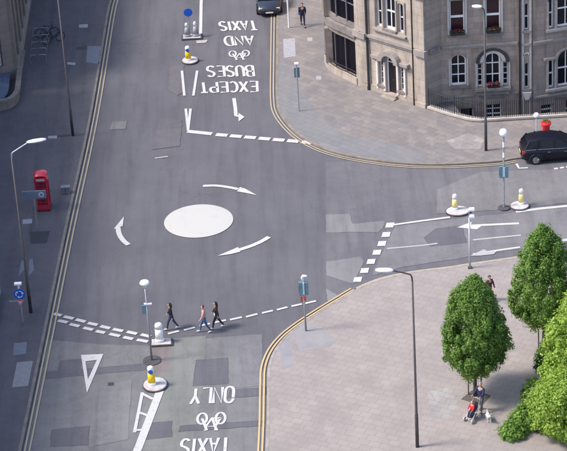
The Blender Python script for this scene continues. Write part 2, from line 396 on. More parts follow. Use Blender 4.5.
def footway(name, line, back, m, kerb_m, side):
    inner = offset(line, side * 0.16)
    bm = bmesh.new(); pts = [(p.x, p.y) for p in inner] + back
    prism(bm, pts, -0.3, Z_KERB)
    o = struct(name, bm, m)
    bm = bmesh.new()
    a = line; b = inner
    A0 = [bm.verts.new((p.x, p.y, -0.1)) for p in a]; A1 = [bm.verts.new((p.x, p.y, 0.113)) for p in a]
    A2 = [bm.verts.new((p.x, p.y, 0.128)) for p in offset(line, side * 0.015)]; B1 = [bm.verts.new((p.x, p.y, 0.128)) for p in b]; B0 = [bm.verts.new((p.x, p.y, -0.1)) for p in offset(line, side * 0.161)]
    for i in range(len(a) - 1):
        for u, v in ((A0, A1), (A1, A2), (A2, B1), (B1, B0)): bm.faces.new((u[i], u[i + 1], v[i + 1], v[i]))
    struct('kerb', bm, kerb_m)
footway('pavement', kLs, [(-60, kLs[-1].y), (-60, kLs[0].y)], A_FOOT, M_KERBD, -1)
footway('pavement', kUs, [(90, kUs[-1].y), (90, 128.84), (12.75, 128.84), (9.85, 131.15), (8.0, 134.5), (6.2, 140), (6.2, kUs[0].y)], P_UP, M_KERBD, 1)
footway('plaza', kPs, [(90, kPs[-1].y), (90, 60), (kPs[0].x, 60)], P_PLAZA, M_KERB, -1)

def zsheet(name, px_pts, m, z=0.004, base=0.0):
    L = [G(x, y, base) for x, y in px_pts]; L = densify(L + [L[0]], 0.35)[:-1]
    if name in ('road_patch', 'road_surface'): L = [p + Vector((random.gauss(0, .018), random.gauss(0, .018), 0)) for p in L]
    bm = bmesh.new(); sheet(bm, L, base + z); o = struct(name, bm, m)
    if name == 'road_patch' and 'dark' in m.name:
        bm = bmesh.new(); ribbon(bm, L + [L[0]], 0.035, base + z + 0.0006); struct('tar_seam', bm, mat('bitumen_seam', (0.068, 0.066, 0.075), 0.7))
    return o
# worn and repaired surfacing of the arms
zsheet('road_surface', [(46, 340), (95, 344), (150, 346), (151, 343), (262, 334), (263.5, 456), (24, 456)], A_OLD)
zsheet('road_surface', [(326, 162), (326, 290), (342, 297), (360, 286), (378, 278.5), (400, 273), (425, 269), (450, 266), (472, 262.5), (497, 259), (530, 254), (600, 243), (600, 147), (519, 158.5), (497, 162), (457, 164.5), (430, 165), (376, 161)], asphalt('tarmac_right_arm', (0.106, 0.103, 0.118), (0.142, 0.138, 0.150), 0.3))
Z2 = 0.006
for pts, m in (
    (((152, 340), (206, 336), (203, 385), (190, 456), (133, 456), (150, 390)), A_GREEN),
    (((150, 345), (172, 344), (168, 372), (150, 374)), A_RED),
    (((196, 360), (228, 358), (228, 384), (193, 386)), A_PATCH),
    (((148, 424), (172, 421), (172, 437), (145, 440)), A_PATCH),
    (((47, 372), (146, 364), (146, 370), (46, 379)), A_PATCH),
    (((60, 361), (82, 359), (80, 370), (58, 372)), A_PATCH),
    (((52, 430), (90, 426), (88, 445), (50, 447)), A_PATCH),
    (((230, 390), (263, 388), (263, 396), (228, 398)), A_PATCH),
    (((236, 336), (262, 334.5), (263, 386), (233, 388)), asphalt('tarmac_slabby', (0.13, 0.129, 0.14), (0.175, 0.172, 0.183), 0.5)),
    (((180, 426), (262, 421), (263, 426), (179, 432)), A_PATCH),
    (((100, 385), (132, 381), (128, 440), (96, 446)), asphalt('tarmac_worn_lane', (0.136, 0.135, 0.141), (0.182, 0.18, 0.184), 0.5)),
    (((326, 215), (349, 214), (353, 224), (384, 221), (384, 227), (378, 233), (357, 232), (326, 233)), A_PALE),
    (((326, 262), (361, 257), (364, 262), (353, 284), (326, 276)), A_PALE),
    (((326, 289), (340, 296.5), (328, 302)), A_PALE),
    (((395, 226), (567, 207), (590, 206), (590, 240), (500, 252), (400, 268), (372, 276), (381, 256)), asphalt('tarmac_mid_lane', (0.135, 0.131, 0.140), (0.18, 0.174, 0.183), 0.45)),
    (((437, 190), (480, 172), (600, 168), (600, 200), (500, 210), (437, 214)), asphalt('tarmac_far_lane', (0.132, 0.127, 0.132), (0.175, 0.168, 0.173), 0.45)),
    (((112, 122), (127, 121), (126, 129), (110, 130)), A_OLD),
    (((170, 66), (184, 64), (184, 92), (177, 96), (168, 90)), asphalt('tarmac_worn_centre', (0.106, 0.101, 0.114), (0.132, 0.125, 0.136), 0.4)),
    (((160, 118), (182, 120), (180, 146), (152, 150)), asphalt('tarmac_worn_centre2', (0.106, 0.101, 0.114), (0.130, 0.124, 0.136), 0.4)),
):
    Z2 += 0.001; zsheet('road_patch', pts, m, z=Z2)
zsheet('road_patch', ((436, 229), (462, 226), (466, 243), (430, 247), (424, 238)), A_PATCH, z=0.028)

seg_ = kUs[1 + 8 * 2:1 + 8 * 11]
bm = bmesh.new(); a_ = offset(seg_, 0.2); b_ = offset(seg_, 2.3)
b_ = [p + (q - p) * min(1, 0.3 + 1.4 * math.sin(PI * k / (len(seg_) - 1))) if True else p for k, (p, q) in enumerate(zip(a_, b_))]
va = [bm.verts.new((p.x, p.y, Z_KERB + .004)) for p in a_]; vb = [bm.verts.new((p.x, p.y, Z_KERB + .004)) for p in b_]
for k in range(len(a_) - 1): bm.faces.new((va[k], vb[k], vb[k + 1], va[k + 1]))
struct('pavement_edge_slabs', bm, paving('blue_grey_slabs', (0.182, 0.182, 0.192), (0.165, 0.165, 0.175), (0.135, 0.133, 0.14), math.radians(43), 0.75, 0.5, (0.20, 0.19, 0.19), 0.8, (0.30, 0.29, 0.29), 0.4))

# ================================================================== ROAD MARKINGS
ZM = 0.034
def line_mark(name, px, wd, m=M_WHITE, z=ZM, smooth=0):
    bm = bmesh.new()
    items = px if isinstance(px[0][0], (tuple, list)) else [px]
    for ii, it in enumerate(items):
        L = [G(*p) for p in it]
        if smooth: L = smooth_line(L, smooth)
        ribbon(bm, densify(L) if not smooth else L, wd, z + 0.001 * (ii % 4))
    return struct(name, bm, m)
def poly_mark(name, polys, m=M_WHITE, z=ZM + 0.004):
    bm = bmesh.new()
    for p in polys: sheet(bm, [G(*q) for q in p], z)
    return struct(name, bm, m)
c = G(198.7, 221.3)
bm = bmesh.new()
rr = 2.05
top = bm.verts.new((c.x, c.y, 0.092)); prev = None
rings = []
for r_, z_ in ((0.7, 0.088), (1.4, 0.075), (1.85, 0.052), (rr, ZM)):
    rings.append([bm.verts.new((c.x + r_ * math.cos(2 * PI * k / 64), c.y + r_ * math.sin(2 * PI * k / 64), z_)) for k in range(64)])
for k in range(64):
    bm.faces.new((top, rings[0][k], rings[0][(k + 1) % 64]))
    for a, b in zip(rings, rings[1:]): bm.faces.new((a[k], b[k], b[(k + 1) % 64], a[(k + 1) % 64]))
struct('roundabout_disc', bm, paint_mat('disc_paint', (0.43, 0.42, 0.395), (0.33, 0.32, 0.31), 0.45, 1.1), smooth=True)

def arc_arrow(pts, wd, head, name='curved_arrow_marking'):
    bm = bmesh.new(); L = smooth_line([G(*p) for p in pts], 6)
    a = offset(L, wd * 0.5); b = offset(L, -wd * 0.5)
    va = [bm.verts.new((p.x, p.y, ZM)) for p in a]; vb = [bm.verts.new((p.x, p.y, ZM)) for p in b]
    for i in range(len(L) - 1): bm.faces.new((va[i], vb[i], vb[i + 1], va[i + 1]))
    sheet(bm, [G(*p) for p in head], ZM + 0.004)
    return struct(name, bm, M_WHITE)
arc_arrow([(203, 186.3), (216, 186), (228, 187.5), (238, 189.5)], 0.26, [(237, 191.8), (240, 187.5), (245, 189.0), (257, 195.7), (249, 194)])
arc_arrow([(269, 237.2), (262, 241.5), (252, 246), (239, 250.3)], 0.3, [(238, 247.6), (240.5, 252.2), (231, 254.6), (217.6, 256.4)])
arc_arrow([(128.5, 245.2), (123.5, 241), (119.5, 235), (118, 228)], 0.3, [(113.6, 229.6), (122.8, 226.6), (124, 217), (116.6, 226)])

# give-way lines
d1 = [((54, 314.2), (61.5, 316)), ((64, 317), (73.5, 319.2)), ((76, 320), (85.5, 322.3)), ((88, 323.5), (97.5, 325.5)), ((100.5, 326.6), (110, 328.8)), ((113, 329.6), (123, 331.6)), ((127, 332.2), (137, 334.4)), ((141, 335), (150.5, 337.2))]
d2 = [((58, 321), (67.5, 323)), ((70, 324.6), (79.5, 326.8)), ((83.5, 328.2), (93, 330.4)), ((96, 331.6), (105, 333.4)), ((109.5, 334.4), (120, 336.6)), ((123.5, 337.6), (133, 339.6)), ((137, 340.2), (148, 342.2))]
line_mark('double_dashed_give_way_line', d1 + d2, 0.26)
d3 = [((168, 334.2), (179, 331.4)), ((184, 330.6), (195, 327.8)), ((199.5, 326.5), (210, 324)), ((214.5, 323), (226, 320.6)), ((230, 320.3), (242, 317.6)), ((246, 317.4), (257.5, 314.4)), ((262, 313.6), (273, 311)), ((277, 310.4), (287.5, 307.6)), ((291.5, 306.8), (302, 304.4)), ((305, 304), (316, 301.4))]
line_mark('dashed_give_way_line', d3, 0.17)
d4 = [((187.5, 131.6), (212, 134.2))] + [((216 + 14.25 * i, 134.9 + 1.22 * i), (227.4 + 14.25 * i, 135.8 + 1.22 * i)) for i in range(7)]
line_mark('dashed_give_way_line', d4, 0.42)
poly_mark('block_give_way_line', [[(x - 4.6, y + 2.2), (x - 3.2, y - 2.6), (x + 4.8, y - 3), (x + 3.4, y + 2)] for x, y in ((389.8, 226), (386, 235.4), (381.8, 244.4), (376.8, 253.2), (371, 262.4), (364.5, 271.4), (357.6, 280.4))])
# centre lines of the top arm
line_mark('centre_line_marking', [[(188.2, 131), (185.8, 109)], [(188, 131), (190.6, 109)], [(182, 71), (184.4, 96)], [(197.2, 71), (193.4, 96)]], 0.17)
line_mark('centre_line_marking', [(201.3, 0), (200.6, 35)], 0.22)
line_mark('faint_line_marking', [(155, 158.6), (168, 156.8)], 0.14, M_WHITE_W)
# right arm
line_mark('lane_line_marking', [(392, 225.4), (421, 221.4), (450, 217.6)], 0.19)
line_mark('lane_line_marking', [(387, 249), (421, 246), (437.5, 243.8)], 0.14, M_WHITE_W)
line_mark('lane_line_marking', [(464, 226.4), (519, 223.8)], 0.22)
line_mark('lane_line_marking', [(473, 240.4), (521, 235.6)], 0.16, M_WHITE_W)
line_mark('lane_line_marking', [(473, 254.6), (500, 250.4), (520, 247.6)], 0.16)
line_mark('lane_line_marking', [(516, 212.2), (540, 209), (600, 203)], 0.24)
line_mark('lane_line_marking', [(556, 241.5), (600, 236)], 0.24)
poly_mark('arrow_marking', [[(457, 227.8), (472, 222.4), (471, 225), (483, 225.5), (477, 229.8), (468, 229)]])
poly_mark('arrow_marking', [[(470, 256.4), (484, 249.6), (488, 252), (497, 251.4), (494, 254.6), (480, 256.2)]], M_WHITE_W)
line_mark('parking_bay_marking', [(516.5, 164), (519, 168.6), (528, 168.2)], 0.14)
line_mark('parking_bay_marking', [[(554, 169.2), (558, 168.6)], [(560, 168.4), (564, 167.8)], [(566, 167.6), (571, 167)], [(574, 166.6), (580, 166)]], 0.2)
# yield triangle
bm = bmesh.new()
o3 = [G(81, 355.5), G(103.5, 354.5), G(87, 393.5)]; i3 = [G(85.6, 362), G(97, 360.4), G(88, 380)]
vo = [bm.verts.new((p.x, p.y, ZM)) for p in o3]; vi = [bm.verts.new((p.x, p.y, ZM)) for p in i3]
for k in range(3): bm.faces.new((vo[k], vo[(k + 1) % 3], vi[(k + 1) % 3], vi[k]))
struct('give_way_triangle_marking', bm, M_WHITE)
line_mark('hatched_taper_marking', [(160, 391.5), (150, 418), (139, 447), (135, 456)], 0.42)
line_mark('hatched_taper_marking', [[(142.4, 393), (134.6, 433)], [(143, 394.6), (153, 399.6)], [(139, 413), (147.5, 416)], [(135.5, 431), (142, 430.4)]], 0.17)
# small turn-left arrow in the bus lane
line_mark('turn_arrow_marking', [(234, 98.5), (235.4, 108), (236, 116), (241.5, 117)], 0.24)
poly_mark('turn_arrow_marking', [[(238.4, 113.2), (244.6, 117.4), (238.6, 122)]], z=ZM + 0.004)

# lettering -----------------------------------------------------------
def arcp(cx, cy, rx, ry, a0, a1, n=8):
    return [(cx + rx * math.cos(math.radians(a0 + (a1 - a0) * k / n)), cy + ry * math.sin(math.radians(a0 + (a1 - a0) * k / n))) for k in range(n + 1)]
GL = {
 'E': [[(1, 0), (0, 0), (0, 1), (1, 1)], [(0, .5), (.8, .5)]], 'X': [[(0, 0), (1, 1)], [(0, 1), (1, 0)]],
 'C': [arcp(.55, .5, .55, .5, 50, 310, 14)], 'P': [[(0, 0), (0, 1), (.6, 1)] + arcp(.6, .75, .4, .25, 90, -90, 8) + [(0, .5)]],
 'T': [[(0, 1), (1, 1)], [(.5, 1), (.5, 0)]], 'B': [[(0, 0), (0, 1), (.6, 1)] + arcp(.6, .76, .33, .24, 90, -90, 8) + [(0, .52)], [(.6, .52)] + arcp(.62, .26, .38, .26, 90, -90, 8) + [(0, 0)]],
 'U': [[(0, 1), (0, .3)] + arcp(.5, .3, .5, .3, 180, 360, 10) + [(1, 1)]],
 'S': [arcp(.52, .74, .46, .26, 30, 200, 9) + [(.3, .56), (.7, .46)] + arcp(.5, .27, .48, .27, 40, -150, 10)],
 'A': [[(0, 0), (.5, 1), (1, 0)], [(.2, .36), (.8, .36)]], 'N': [[(0, 0), (0, 1), (1, 0), (1, 1)]],
 'D': [[(0, 0), (0, 1), (.45, 1)] + arcp(.45, .5, .55, .5, 90, -90, 12) + [(0, 0)]], 'I': [[(.5, 0), (.5, 1)]],
 'O': [[(0, .7), (0, .3)] + arcp(.5, .25, .5, .25, 180, 360, 8) + [(1, .75)] + arcp(.5, .75, .5, .25, 0, 180, 8)],
 'L': [[(0, 1), (0, 0), (1, 0)]], 'Y': [[(0, 1), (.5, .5), (.5, 0)], [(1, 1), (.5, .5)]],
 '*': [arcp(.17, .32, .17, .32, 0, 360, 14), arcp(.83, .32, .17, .32, 0, 360, 14), [(.17, .32), (.34, .78), (.68, .78), (.47, .30), (.17, .32)], [(.31, .95), (.47, .30)], [(.83, .32), (.64, 1.0), (.74, 1.0)], [(.24, .98), (.38, .98)]],
}
def word(txt, quad, wd, m=M_WHITE, z=ZM):
    """quad: photo points of the word's own (0,0),(1,0),(1,1),(0,1) corners"""
    q = [G(*p) for p in quad]; bm = bmesh.new()
    ws = [0.35 if ch == 'I' else (2.2 if ch == '*' else 1.0) for ch in txt]; gap = 0.38
    tot = sum(ws) + gap * (len(txt) - 1); x = 0; k = 0
    for ch, wc in zip(txt, ws):
        for st in GL[ch]:
            L = []
            for a, b in st:
                u = (x + a * wc) / tot
                L.append(q[0].lerp(q[1], u).lerp(q[3].lerp(q[2], u), b))
            ribbon(bm, L, wd, z + 0.0008 * k); k += 1
        x += wc + gap
    return bm
struct('road_lettering', word('TAXIS', [(255, 20.8), (219, 22.2), (221, 31), (257.5, 30)], 0.19), M_WHITE)
struct('road_lettering', word('AND', [(252.5, 36), (224, 37), (226, 46), (254, 45.4)], 0.19), M_WHITE)
struct('cycle_symbol_marking', word('*', [(249, 50.4), (229, 51.4), (230, 60.4), (249.6, 59.8)], 0.12), M_WHITE)
struct('road_lettering', word('BUSES', [(252.5, 66), (207, 66.6), (208, 77), (254, 76.6)], 0.19), M_WHITE)
struct('road_lettering', word('EXCEPT', [(257, 81.6), (199.5, 83), (201, 93), (257.5, 92)], 0.19), M_WHITE)
struct('road_lettering', word('ONLY', [(234, 387), (192, 389.5), (190.5, 404.6), (233, 403)], 0.16), M_WHITE)
struct('cycle_symbol_marking', word('*', [(225.5, 413), (198, 414), (196.5, 431), (225, 430.6)], 0.14), M_WHITE)
struct('road_lettering', word('TAXIS', [(230, 438), (182, 440), (180, 456), (229, 454)], 0.16), M_WHITE)

# yellow lines follow the kerbs
def kerb_lines(line, offs, wd, m, a, b, side, ZM=ZM + 0.008):
    bm = bmesh.new(); seg = densify(line[a:b], 0.5)
    for d in offs: ribbon(bm, offset(seg, -side * d), wd, ZM)
    return struct('yellow_line', bm, m)
kerb_lines(kLs, (0.16, 0.40), 0.10, M_YEL, 0, len(kLs), -1)
nU = 8 * (1 + 15) 
kerb_lines(kUs, (0.16, 0.36), 0.085, M_YEL, 0, 1 + 8 * 14, 1)
kerb_lines(kPs, (0.16, 0.36), 0.10, M_YEL2, 0, 1 + 8 * 9, -1)
kerb_lines(kPs, (0.16,), 0.13, M_YEL, 1 + 8 * 9, len(kPs) - 4, -1)

# ================================================================== covers and repairs set in the footways
def cover(px, m, label, base=Z_KERB, name='inspection_cover', group=None):
    pts = [G(x, y, base) for x, y in px]; cx = sum(pts, Vector()) / len(pts)
    bm = bmesh.new(); prism(bm, [(p.x - cx.x, p.y - cx.y) for p in pts], -0.03, 0.008 if base else 0.02)
    o = link(name, bm, m, loc=cx); tag(o, label, 'cover', group or 'covers and slabs let into the paving'); return o
cover([(79, 24.5), (88, 24), (87.6, 27.4), (79, 27.6)], M_COVER, 'small bright cover beside the road kerb at the top left')
cover([(67.6, 62), (75.4, 62.6), (75.2, 65), (67, 64.4)], M_COVER, 'narrow bright cover right beside the upper part of the far left lamp post')
cover([(87.6, 46), (101, 46), (99, 64), (86, 62)], M_COVERG, 'large blue grey cover between lamp post and left kerb')
cover([(76, 47), (87, 45.5), (87, 49), (76, 49.6)], M_COVERD, 'dark narrow cover touching the large blue grey cover')
cover([(48, 136), (57, 135.6), (56.8, 138.4), (48, 138.6)], M_COVER, 'small pale cover to the left of a dark slot drain')
cover([(57.5, 135.4), (71, 134.2), (71, 136), (57.5, 137)], M_COVERD, 'dark slot drain ending at the lamp post foot', name='slot_drain')
cover([(22.6, 219.6), (32.4, 218.8), (31.8, 223.4), (22.6, 224.2)], M_COVER, 'bright rectangular cover below the direction sign near phone box')
cover([(21, 262), (26, 257), (25.5, 268), (18.6, 276)], M_COVERG, 'slanted pale patch cover left of the near left lamp post')
cover([(29, 261), (32.5, 258), (34, 270), (29, 276)], M_COVERG, 'slanted pale patch cover right of the near left lamp post')
cover([(14, 343.4), (27, 342), (26, 354), (13, 355.5)], M_COVERG, 'square grey cover above the larger gridded cover at lower left')
cover([(17, 362.5), (33, 361), (28, 386), (12, 387.5)], mat('cover_worn', (0.20, 0.195, 0.21), 0.8, col2=(0.27, 0.262, 0.275), scale=3), 'large pale gridded cover on the lower left pavement')
cover([(283, 39), (295, 38), (295.6, 56), (284, 58)], M_COVER, 'large pale rectangular cover beside the kerb of the upper pavement')
cover([(307, 37.5), (312.5, 37.2), (312.5, 41), (307.5, 41.2)], M_COVER, 'small bright cover upper pavement behind the large pale cover')
cover([(316, 76), (321, 75.8), (321.5, 79.6), (316.5, 79.8)], M_COVER, 'small bright cover in the slabs before the curved bay window')
cover([(108, 383), (114, 382.6), (114, 386), (108, 386.4)], M_COVERD, 'dark cover in the road right of the give way triangle', base=0.0)
cover([(30, 232), (50, 231), (47, 243), (31, 244)], M_COVERD, 'dark worn cover just above the pale patches on the left pavement')
cover([(85.5, 150), (91, 150), (90.6, 153), (85, 153)], M_COVERD, 'dark gully grate crossing the double yellow line opposite the phone box', base=0.0, name='gully_grate')
cover([(37, 361), (44.5, 361), (43.6, 367), (36, 367)], M_COVERD, 'dark gully grate in the double yellow line at lower left', base=0.0, name='gully_grate')
cover([(263.6, 387), (268, 387), (268, 395), (263.4, 395)], M_COVERD, 'dark gully grate beside the kerb of the plaza', base=0.0, name='gully_grate')
zsheet('plaza_repair', ((292, 333), (306, 322), (338, 340), (330, 346), (300, 352)), mat('blue_grey_tarmac', (0.205, 0.20, 0.215), 0.9, col2=(0.255, 0.242, 0.245), scale=1.5), z=0.004, base=Z_KERB)
zsheet('plaza_repair', ((279, 345), (291, 336), (293, 366), (282, 370)), mat('blue_grey_tarmac2', (0.20, 0.195, 0.215), 0.9, col2=(0.255, 0.24, 0.25), scale=1.5), z=0.004, base=Z_KERB)

zsheet('pavement_repair', ((446, 141), (468, 133), (484, 139), (480, 149), (455, 149)), paving('pale_slabs', (0.33, 0.30, 0.285), (0.24, 0.22, 0.215), (0.17, 0.16, 0.155), math.radians(43), 0.75, 0.5, (0.19, 0.175, 0.175), 0.9, (0.45, 0.42, 0.40), 0.6), z=0.004, base=Z_KERB)
zsheet('plaza_repair', ((428, 392), (452, 386), (459, 404), (446, 422), (431, 414)), paving('pale_plaza', (0.32, 0.30, 0.29), (0.27, 0.25, 0.245), (0.22, 0.21, 0.205), math.radians(28), 0.6, 0.45, (0.17, 0.165, 0.175), 0.95, (0.45, 0.43, 0.42), 0.7), z=0.004, base=Z_KERB)

# ================================================================== CORNER STONE BUILDING
BLD = tag(empty('stone_building', (9.66, 131.29, 0)), 'sandstone corner building with arched doorway, white sash windows and string courses behind the railings', 'building')
OB = Vector((9.66, 131.29, 0))
class Wall:
    """wall plane: origin o, unit direction d along; outward normal n = d rotated -90deg"""
    def __init__(s, a, b):
        s.a = Vector((a[0], a[1], 0)); b = Vector((b[0], b[1], 0)); s.len = (b - s.a).length; s.d = (b - s.a).normalized()
        s.n = Vector((s.d.y, -s.d.x, 0))
    def p(s, x, z, out=0.0):
        return s.a + s.d * x + s.n * out + Vector((0, 0, z)) - OB
    def box(s, bm, x0, x1, z0, z1, o0, o1):
        v = [bm.verts.new(s.p(x, z, o)) for z in (z0, z1) for o in (o0, o1) for x in (x0, x1)]
        for f in ((0, 1, 3, 2), (4, 5, 7, 6), (0, 1, 5, 4), (2, 3, 7, 6), (0, 2, 6, 4), (1, 3, 7, 5)): bm.faces.new([v[i] for i in f])
    def poly(s, bm, pts, o0, o1):
        a = [bm.verts.new(s.p(x, z, o0)) for x, z in pts]; b = [bm.verts.new(s.p(x, z, o1)) for x, z in pts]
        bm.faces.new(a); bm.faces.new(b[::-1]); n = len(pts)
        for i in range(n): bm.faces.new((a[i], a[(i + 1) % n], b[(i + 1) % n], b[i]))
    def wall(s, bm, z0, z1, ops, depth=0.28):
        xs = sorted({0, s.len} | {v for o in ops for v in (o[0], o[1])}); zs = sorted({z0, z1} | {v for o in ops for v in (o[2], o[3])})
        for i in range(len(xs) - 1):
            for j in range(len(zs) - 1):
                cx = (xs[i] + xs[i + 1]) / 2; cz = (zs[j] + zs[j + 1]) / 2
                if any(o[0] < cx < o[1] and o[2] < cz < o[3] for o in ops): continue
                bm.faces.new([bm.verts.new(s.p(x, z)) for x, z in ((xs[i], zs[j]), (xs[i + 1], zs[j]), (xs[i + 1], zs[j + 1]), (xs[i], zs[j + 1]))])
        for x0, x1, a, b in [o[:4] for o in ops]:
            for (xa, za), (xb, zb) in (((x0, a), (x1, a)), ((x1, a), (x1, b)), ((x1, b), (x0, b)), ((x0, b), (x0, a))):
                bm.faces.new([bm.verts.new(q) for q in (s.p(xa, za), s.p(xb, zb), s.p(xb, zb, -depth), s.p(xa, za, -depth))])
    def spandrel(s, bm, x0, x1, zt, rise, o0=-0.2, o1=0.003):
        """fills the corners above an arch inside a square opening"""
        n = 10; cx = (x0 + x1) / 2; hw = (x1 - x0) / 2
        for sg in (-1, 1):
            pts = [(cx + sg * hw, zt)] + [(cx + sg * hw * math.cos(PI / 2 * k / n), zt - rise + rise * math.sin(PI / 2 * k / n)) for k in range(n + 1)]
            s.poly(bm, pts[1:] + [pts[0]], o0, o1)
def window(W, parent, x0, x1, z0, z1, arch=0.0, glass=M_GLASS, rows=2, cols=2, sill=True, name='window', fw_=0.07, dep=-0.2, bw=0.04, meet=None):
    wn = bpy.data.objects.new(name, None); COL.objects.link(wn); wn.parent = parent
    bm = bmesh.new()
    W.poly(bm, [(x0, z0), (x1, z0), (x1, z1), (x0, z1)], dep - 0.05, dep - 0.03); link('pane', bm, glass, wn)
    bm = bmesh.new()
    W.box(bm, x0, x0 + fw_, z0, z1, dep - 0.03, dep + 0.04); W.box(bm, x1 - fw_, x1, z0, z1, dep - 0.03, dep + 0.04)
    W.box(bm, x0 + fw_, x1 - fw_, z0, z0 + fw_ * 1.3, dep - 0.03, dep + 0.05); W.box(bm, x0 + fw_, x1 - fw_, z1 - fw_, z1, dep - 0.03, dep + 0.04)
    for k in range(1, cols):
        x = x0 + (x1 - x0) * k / cols; W.box(bm, x - bw / 2, x + bw / 2, z0 + fw_ * 1.3, z1 - fw_, dep - 0.025, dep + 0.02)
    for k in range(1, rows):
        z = z0 + (z1 - z0) * k / rows; t = bw * 0.8 if k * 2 == rows else bw / 2
        W.box(bm, x0 + fw_, x1 - fw_, z - t, z + t, dep - 0.025, dep + 0.028)
    if arch:
        n = 10; cx = (x0 + x1) / 2; hw = (x1 - x0) / 2
        for sg in (-1, 1):
            outer = [(cx + sg * hw * math.cos(PI / 2 * k / n), z1 - arch + arch * math.sin(PI / 2 * k / n)) for k in range(n + 1)]
            inner = [(cx + sg * (hw - fw_) * math.cos(PI / 2 * k / n), z1 - arch + (arch - fw_) * math.sin(PI / 2 * k / n)) for k in range(n + 1)]
            for k in range(n): W.poly(bm, [outer[k], outer[k + 1], inner[k + 1], inner[k]], dep - 0.02, dep + 0.045)
    link('frame', bm, M_WFRAME, wn)
    if sill:
        bm = bmesh.new(); W.box(bm, x0 - 0.12, x1 + 0.12, z0 - 0.16, z0 - 0.002, -0.1, 0.14); link('sill', bm, M_STONE_D, wn)
    return wn
TOP = 12.4
PA0 = (6.07, 134.66); PA1 = (9.66, 131.29)
WA = Wall(PA0, PA1)
WR = Wall(PA1, (10.74, 132.17))
WB = Wall((10.74, 132.17), (16.6, 132.17))
WC = Wall((16.6, 132.10), (24.6, 133.9))
# --- wall A (door face)
storey = [0, 4.0, 8.0]
opsA = [(1.62, 2.50, 0.30, 2.95), (1.02, 1.42, 0.75, 2.45), (2.70, 3.10, 0.75, 2.45)]
for s_ in (4.0, 8.0): opsA += [(1.62, 2.50, 0.85 + s_, 3.3 + s_), (0.95, 1.38, 0.85 + s_, 2.9 + s_), (2.74, 3.17, 0.85 + s_, 2.9 + s_)]
bm = bmesh.new(); WA.wall(bm, -0.3, TOP, opsA)
WA.spandrel(bm, 1.62, 2.50, 2.95, 0.44)
for s_ in (4.0, 8.0): WA.spandrel(bm, 1.62, 2.50, 3.3 + s_, 0.44); WA.spandrel(bm, 0.95, 1.38, 2.9 + s_, 0.2); WA.spandrel(bm, 2.74, 3.17, 2.9 + s_, 0.2)
link('wall', bm, M_STONE_A, BLD)
# piers and string courses of wall A
bm = bmesh.new()
for a_, b_ in ((4.18, 4.93), (-0.35, 0.10)):
    WA.box(bm, a_, b_, -0.3, 3.72, 0.0, 0.14); WA.box(bm, a_, b_, 4.16, 7.72, 0.0, 0.14); WA.box(bm, a_, b_, 8.16, 11.9, 0.0, 0.14)
    WA.box(bm, a_ - 0.05, b_ + 0.04, -0.3, 0.42, 0.14, 0.22)
pieces('pier', bm, M_STONE_A, BLD)
bm = bmesh.new()
for z in (3.76, 7.76, 11.9):
    WA.box(bm, 0.10, 4.18, z, z + 0.16, 0.0, 0.09); WA.box(bm, 0.10, 4.18, z + 0.16, z + 0.36, 0.0, 0.17)
    for a_, b_ in ((4.10, 5.03), (-0.43, 0.10 - 0.0)):
        WA.box(bm, a_ if a_ > 0 else a_, b_, z - 0.03, z + 0.38, 0.0, 0.30) if a_ < 0 else WA.box(bm, 4.18, 5.06, z - 0.03, z + 0.38, 0.002, 0.32)
pieces('string_course', bm, M_TRIM, BLD)
bm = bmesh.new(); WA.box(bm, 0.10, 1.55, -0.3, 0.55, 0.0, 0.07); WA.box(bm, 2.57, 4.13, -0.3, 0.55, 0.0, 0.07); pieces('plinth', bm, M_STONE_A, BLD)
bm = bmesh.new(); WA.box(bm, 1.5, 2.62, 0.0, 0.20, -0.2, 0.55); WA.box(bm, 1.55, 2.57, 0.20, 0.31, -0.28, 0.28); link('doorstep', bm, M_STONE_A, BLD)
# doorway: hood, cornices, jambs
bm = bmesh.new()
def hood(W, bm, cx, zs, r1, r2, o1, n=12):
    outer = [(cx + r2 * math.cos(PI * k / n), zs + r2 * 0.92 * math.sin(PI * k / n)) for k in range(n + 1)]
    inner = [(cx + r1 * math.cos(PI * k / n), zs + r1 * math.sin(PI * k / n)) for k in range(n + 1)]
    for k in range(n): W.poly(bm, [outer[k], outer[k + 1], inner[k + 1], inner[k]], 0.0, o1)
hood(WA, bm, 2.06, 2.62, 0.50, 0.86, 0.42)
WA.box(bm, 0.55, 1.20, 2.62, 2.82, 0.0, 0.30); WA.box(bm, 2.92, 3.60, 2.62, 2.82, 0.0, 0.30)
WA.box(bm, 0.62, 1.18, 2.46, 2.62, 0.0, 0.16); WA.box(bm, 2.94, 3.52, 2.46, 2.62, 0.0, 0.16)
link('door_hood', bm, M_TRIM, BLD)
bm = bmesh.new()
for x in (0.84, 1.45, 2.53, 3.13): WA.box(bm, x, x + 0.15, 0.40, 2.46, 0.0, 0.11)
pieces('doorway_pilasters', bm, mat('pale_dressed_stone', (0.60, 0.55, 0.52), 0.8, var=0.1, scale=3), BLD)
dr = bpy.data.objects.new('door', None); COL.objects.link(dr); dr.parent = BLD
bm = bmesh.new(); WA.box(bm, 1.70, 2.42, 0.31, 2.46, -0.24, -0.18)
for x in (1.76, 2.10):
    for z in (0.45, 1.35): WA.box(bm, x, x + 0.26, z, z + 0.75, -0.18, -0.165)
link('leaf', bm, mat('door_black', (0.012, 0.011, 0.014), 0.35), dr)
bm = bmesh.new(); WA.box(bm, 1.62, 1.70, 0.31, 2.95, -0.22, -0.12); WA.box(bm, 2.42, 2.50, 0.31, 2.95, -0.22, -0.12); WA.box(bm, 1.70, 2.42, 2.46, 2.52, -0.22, -0.12)
n = 10
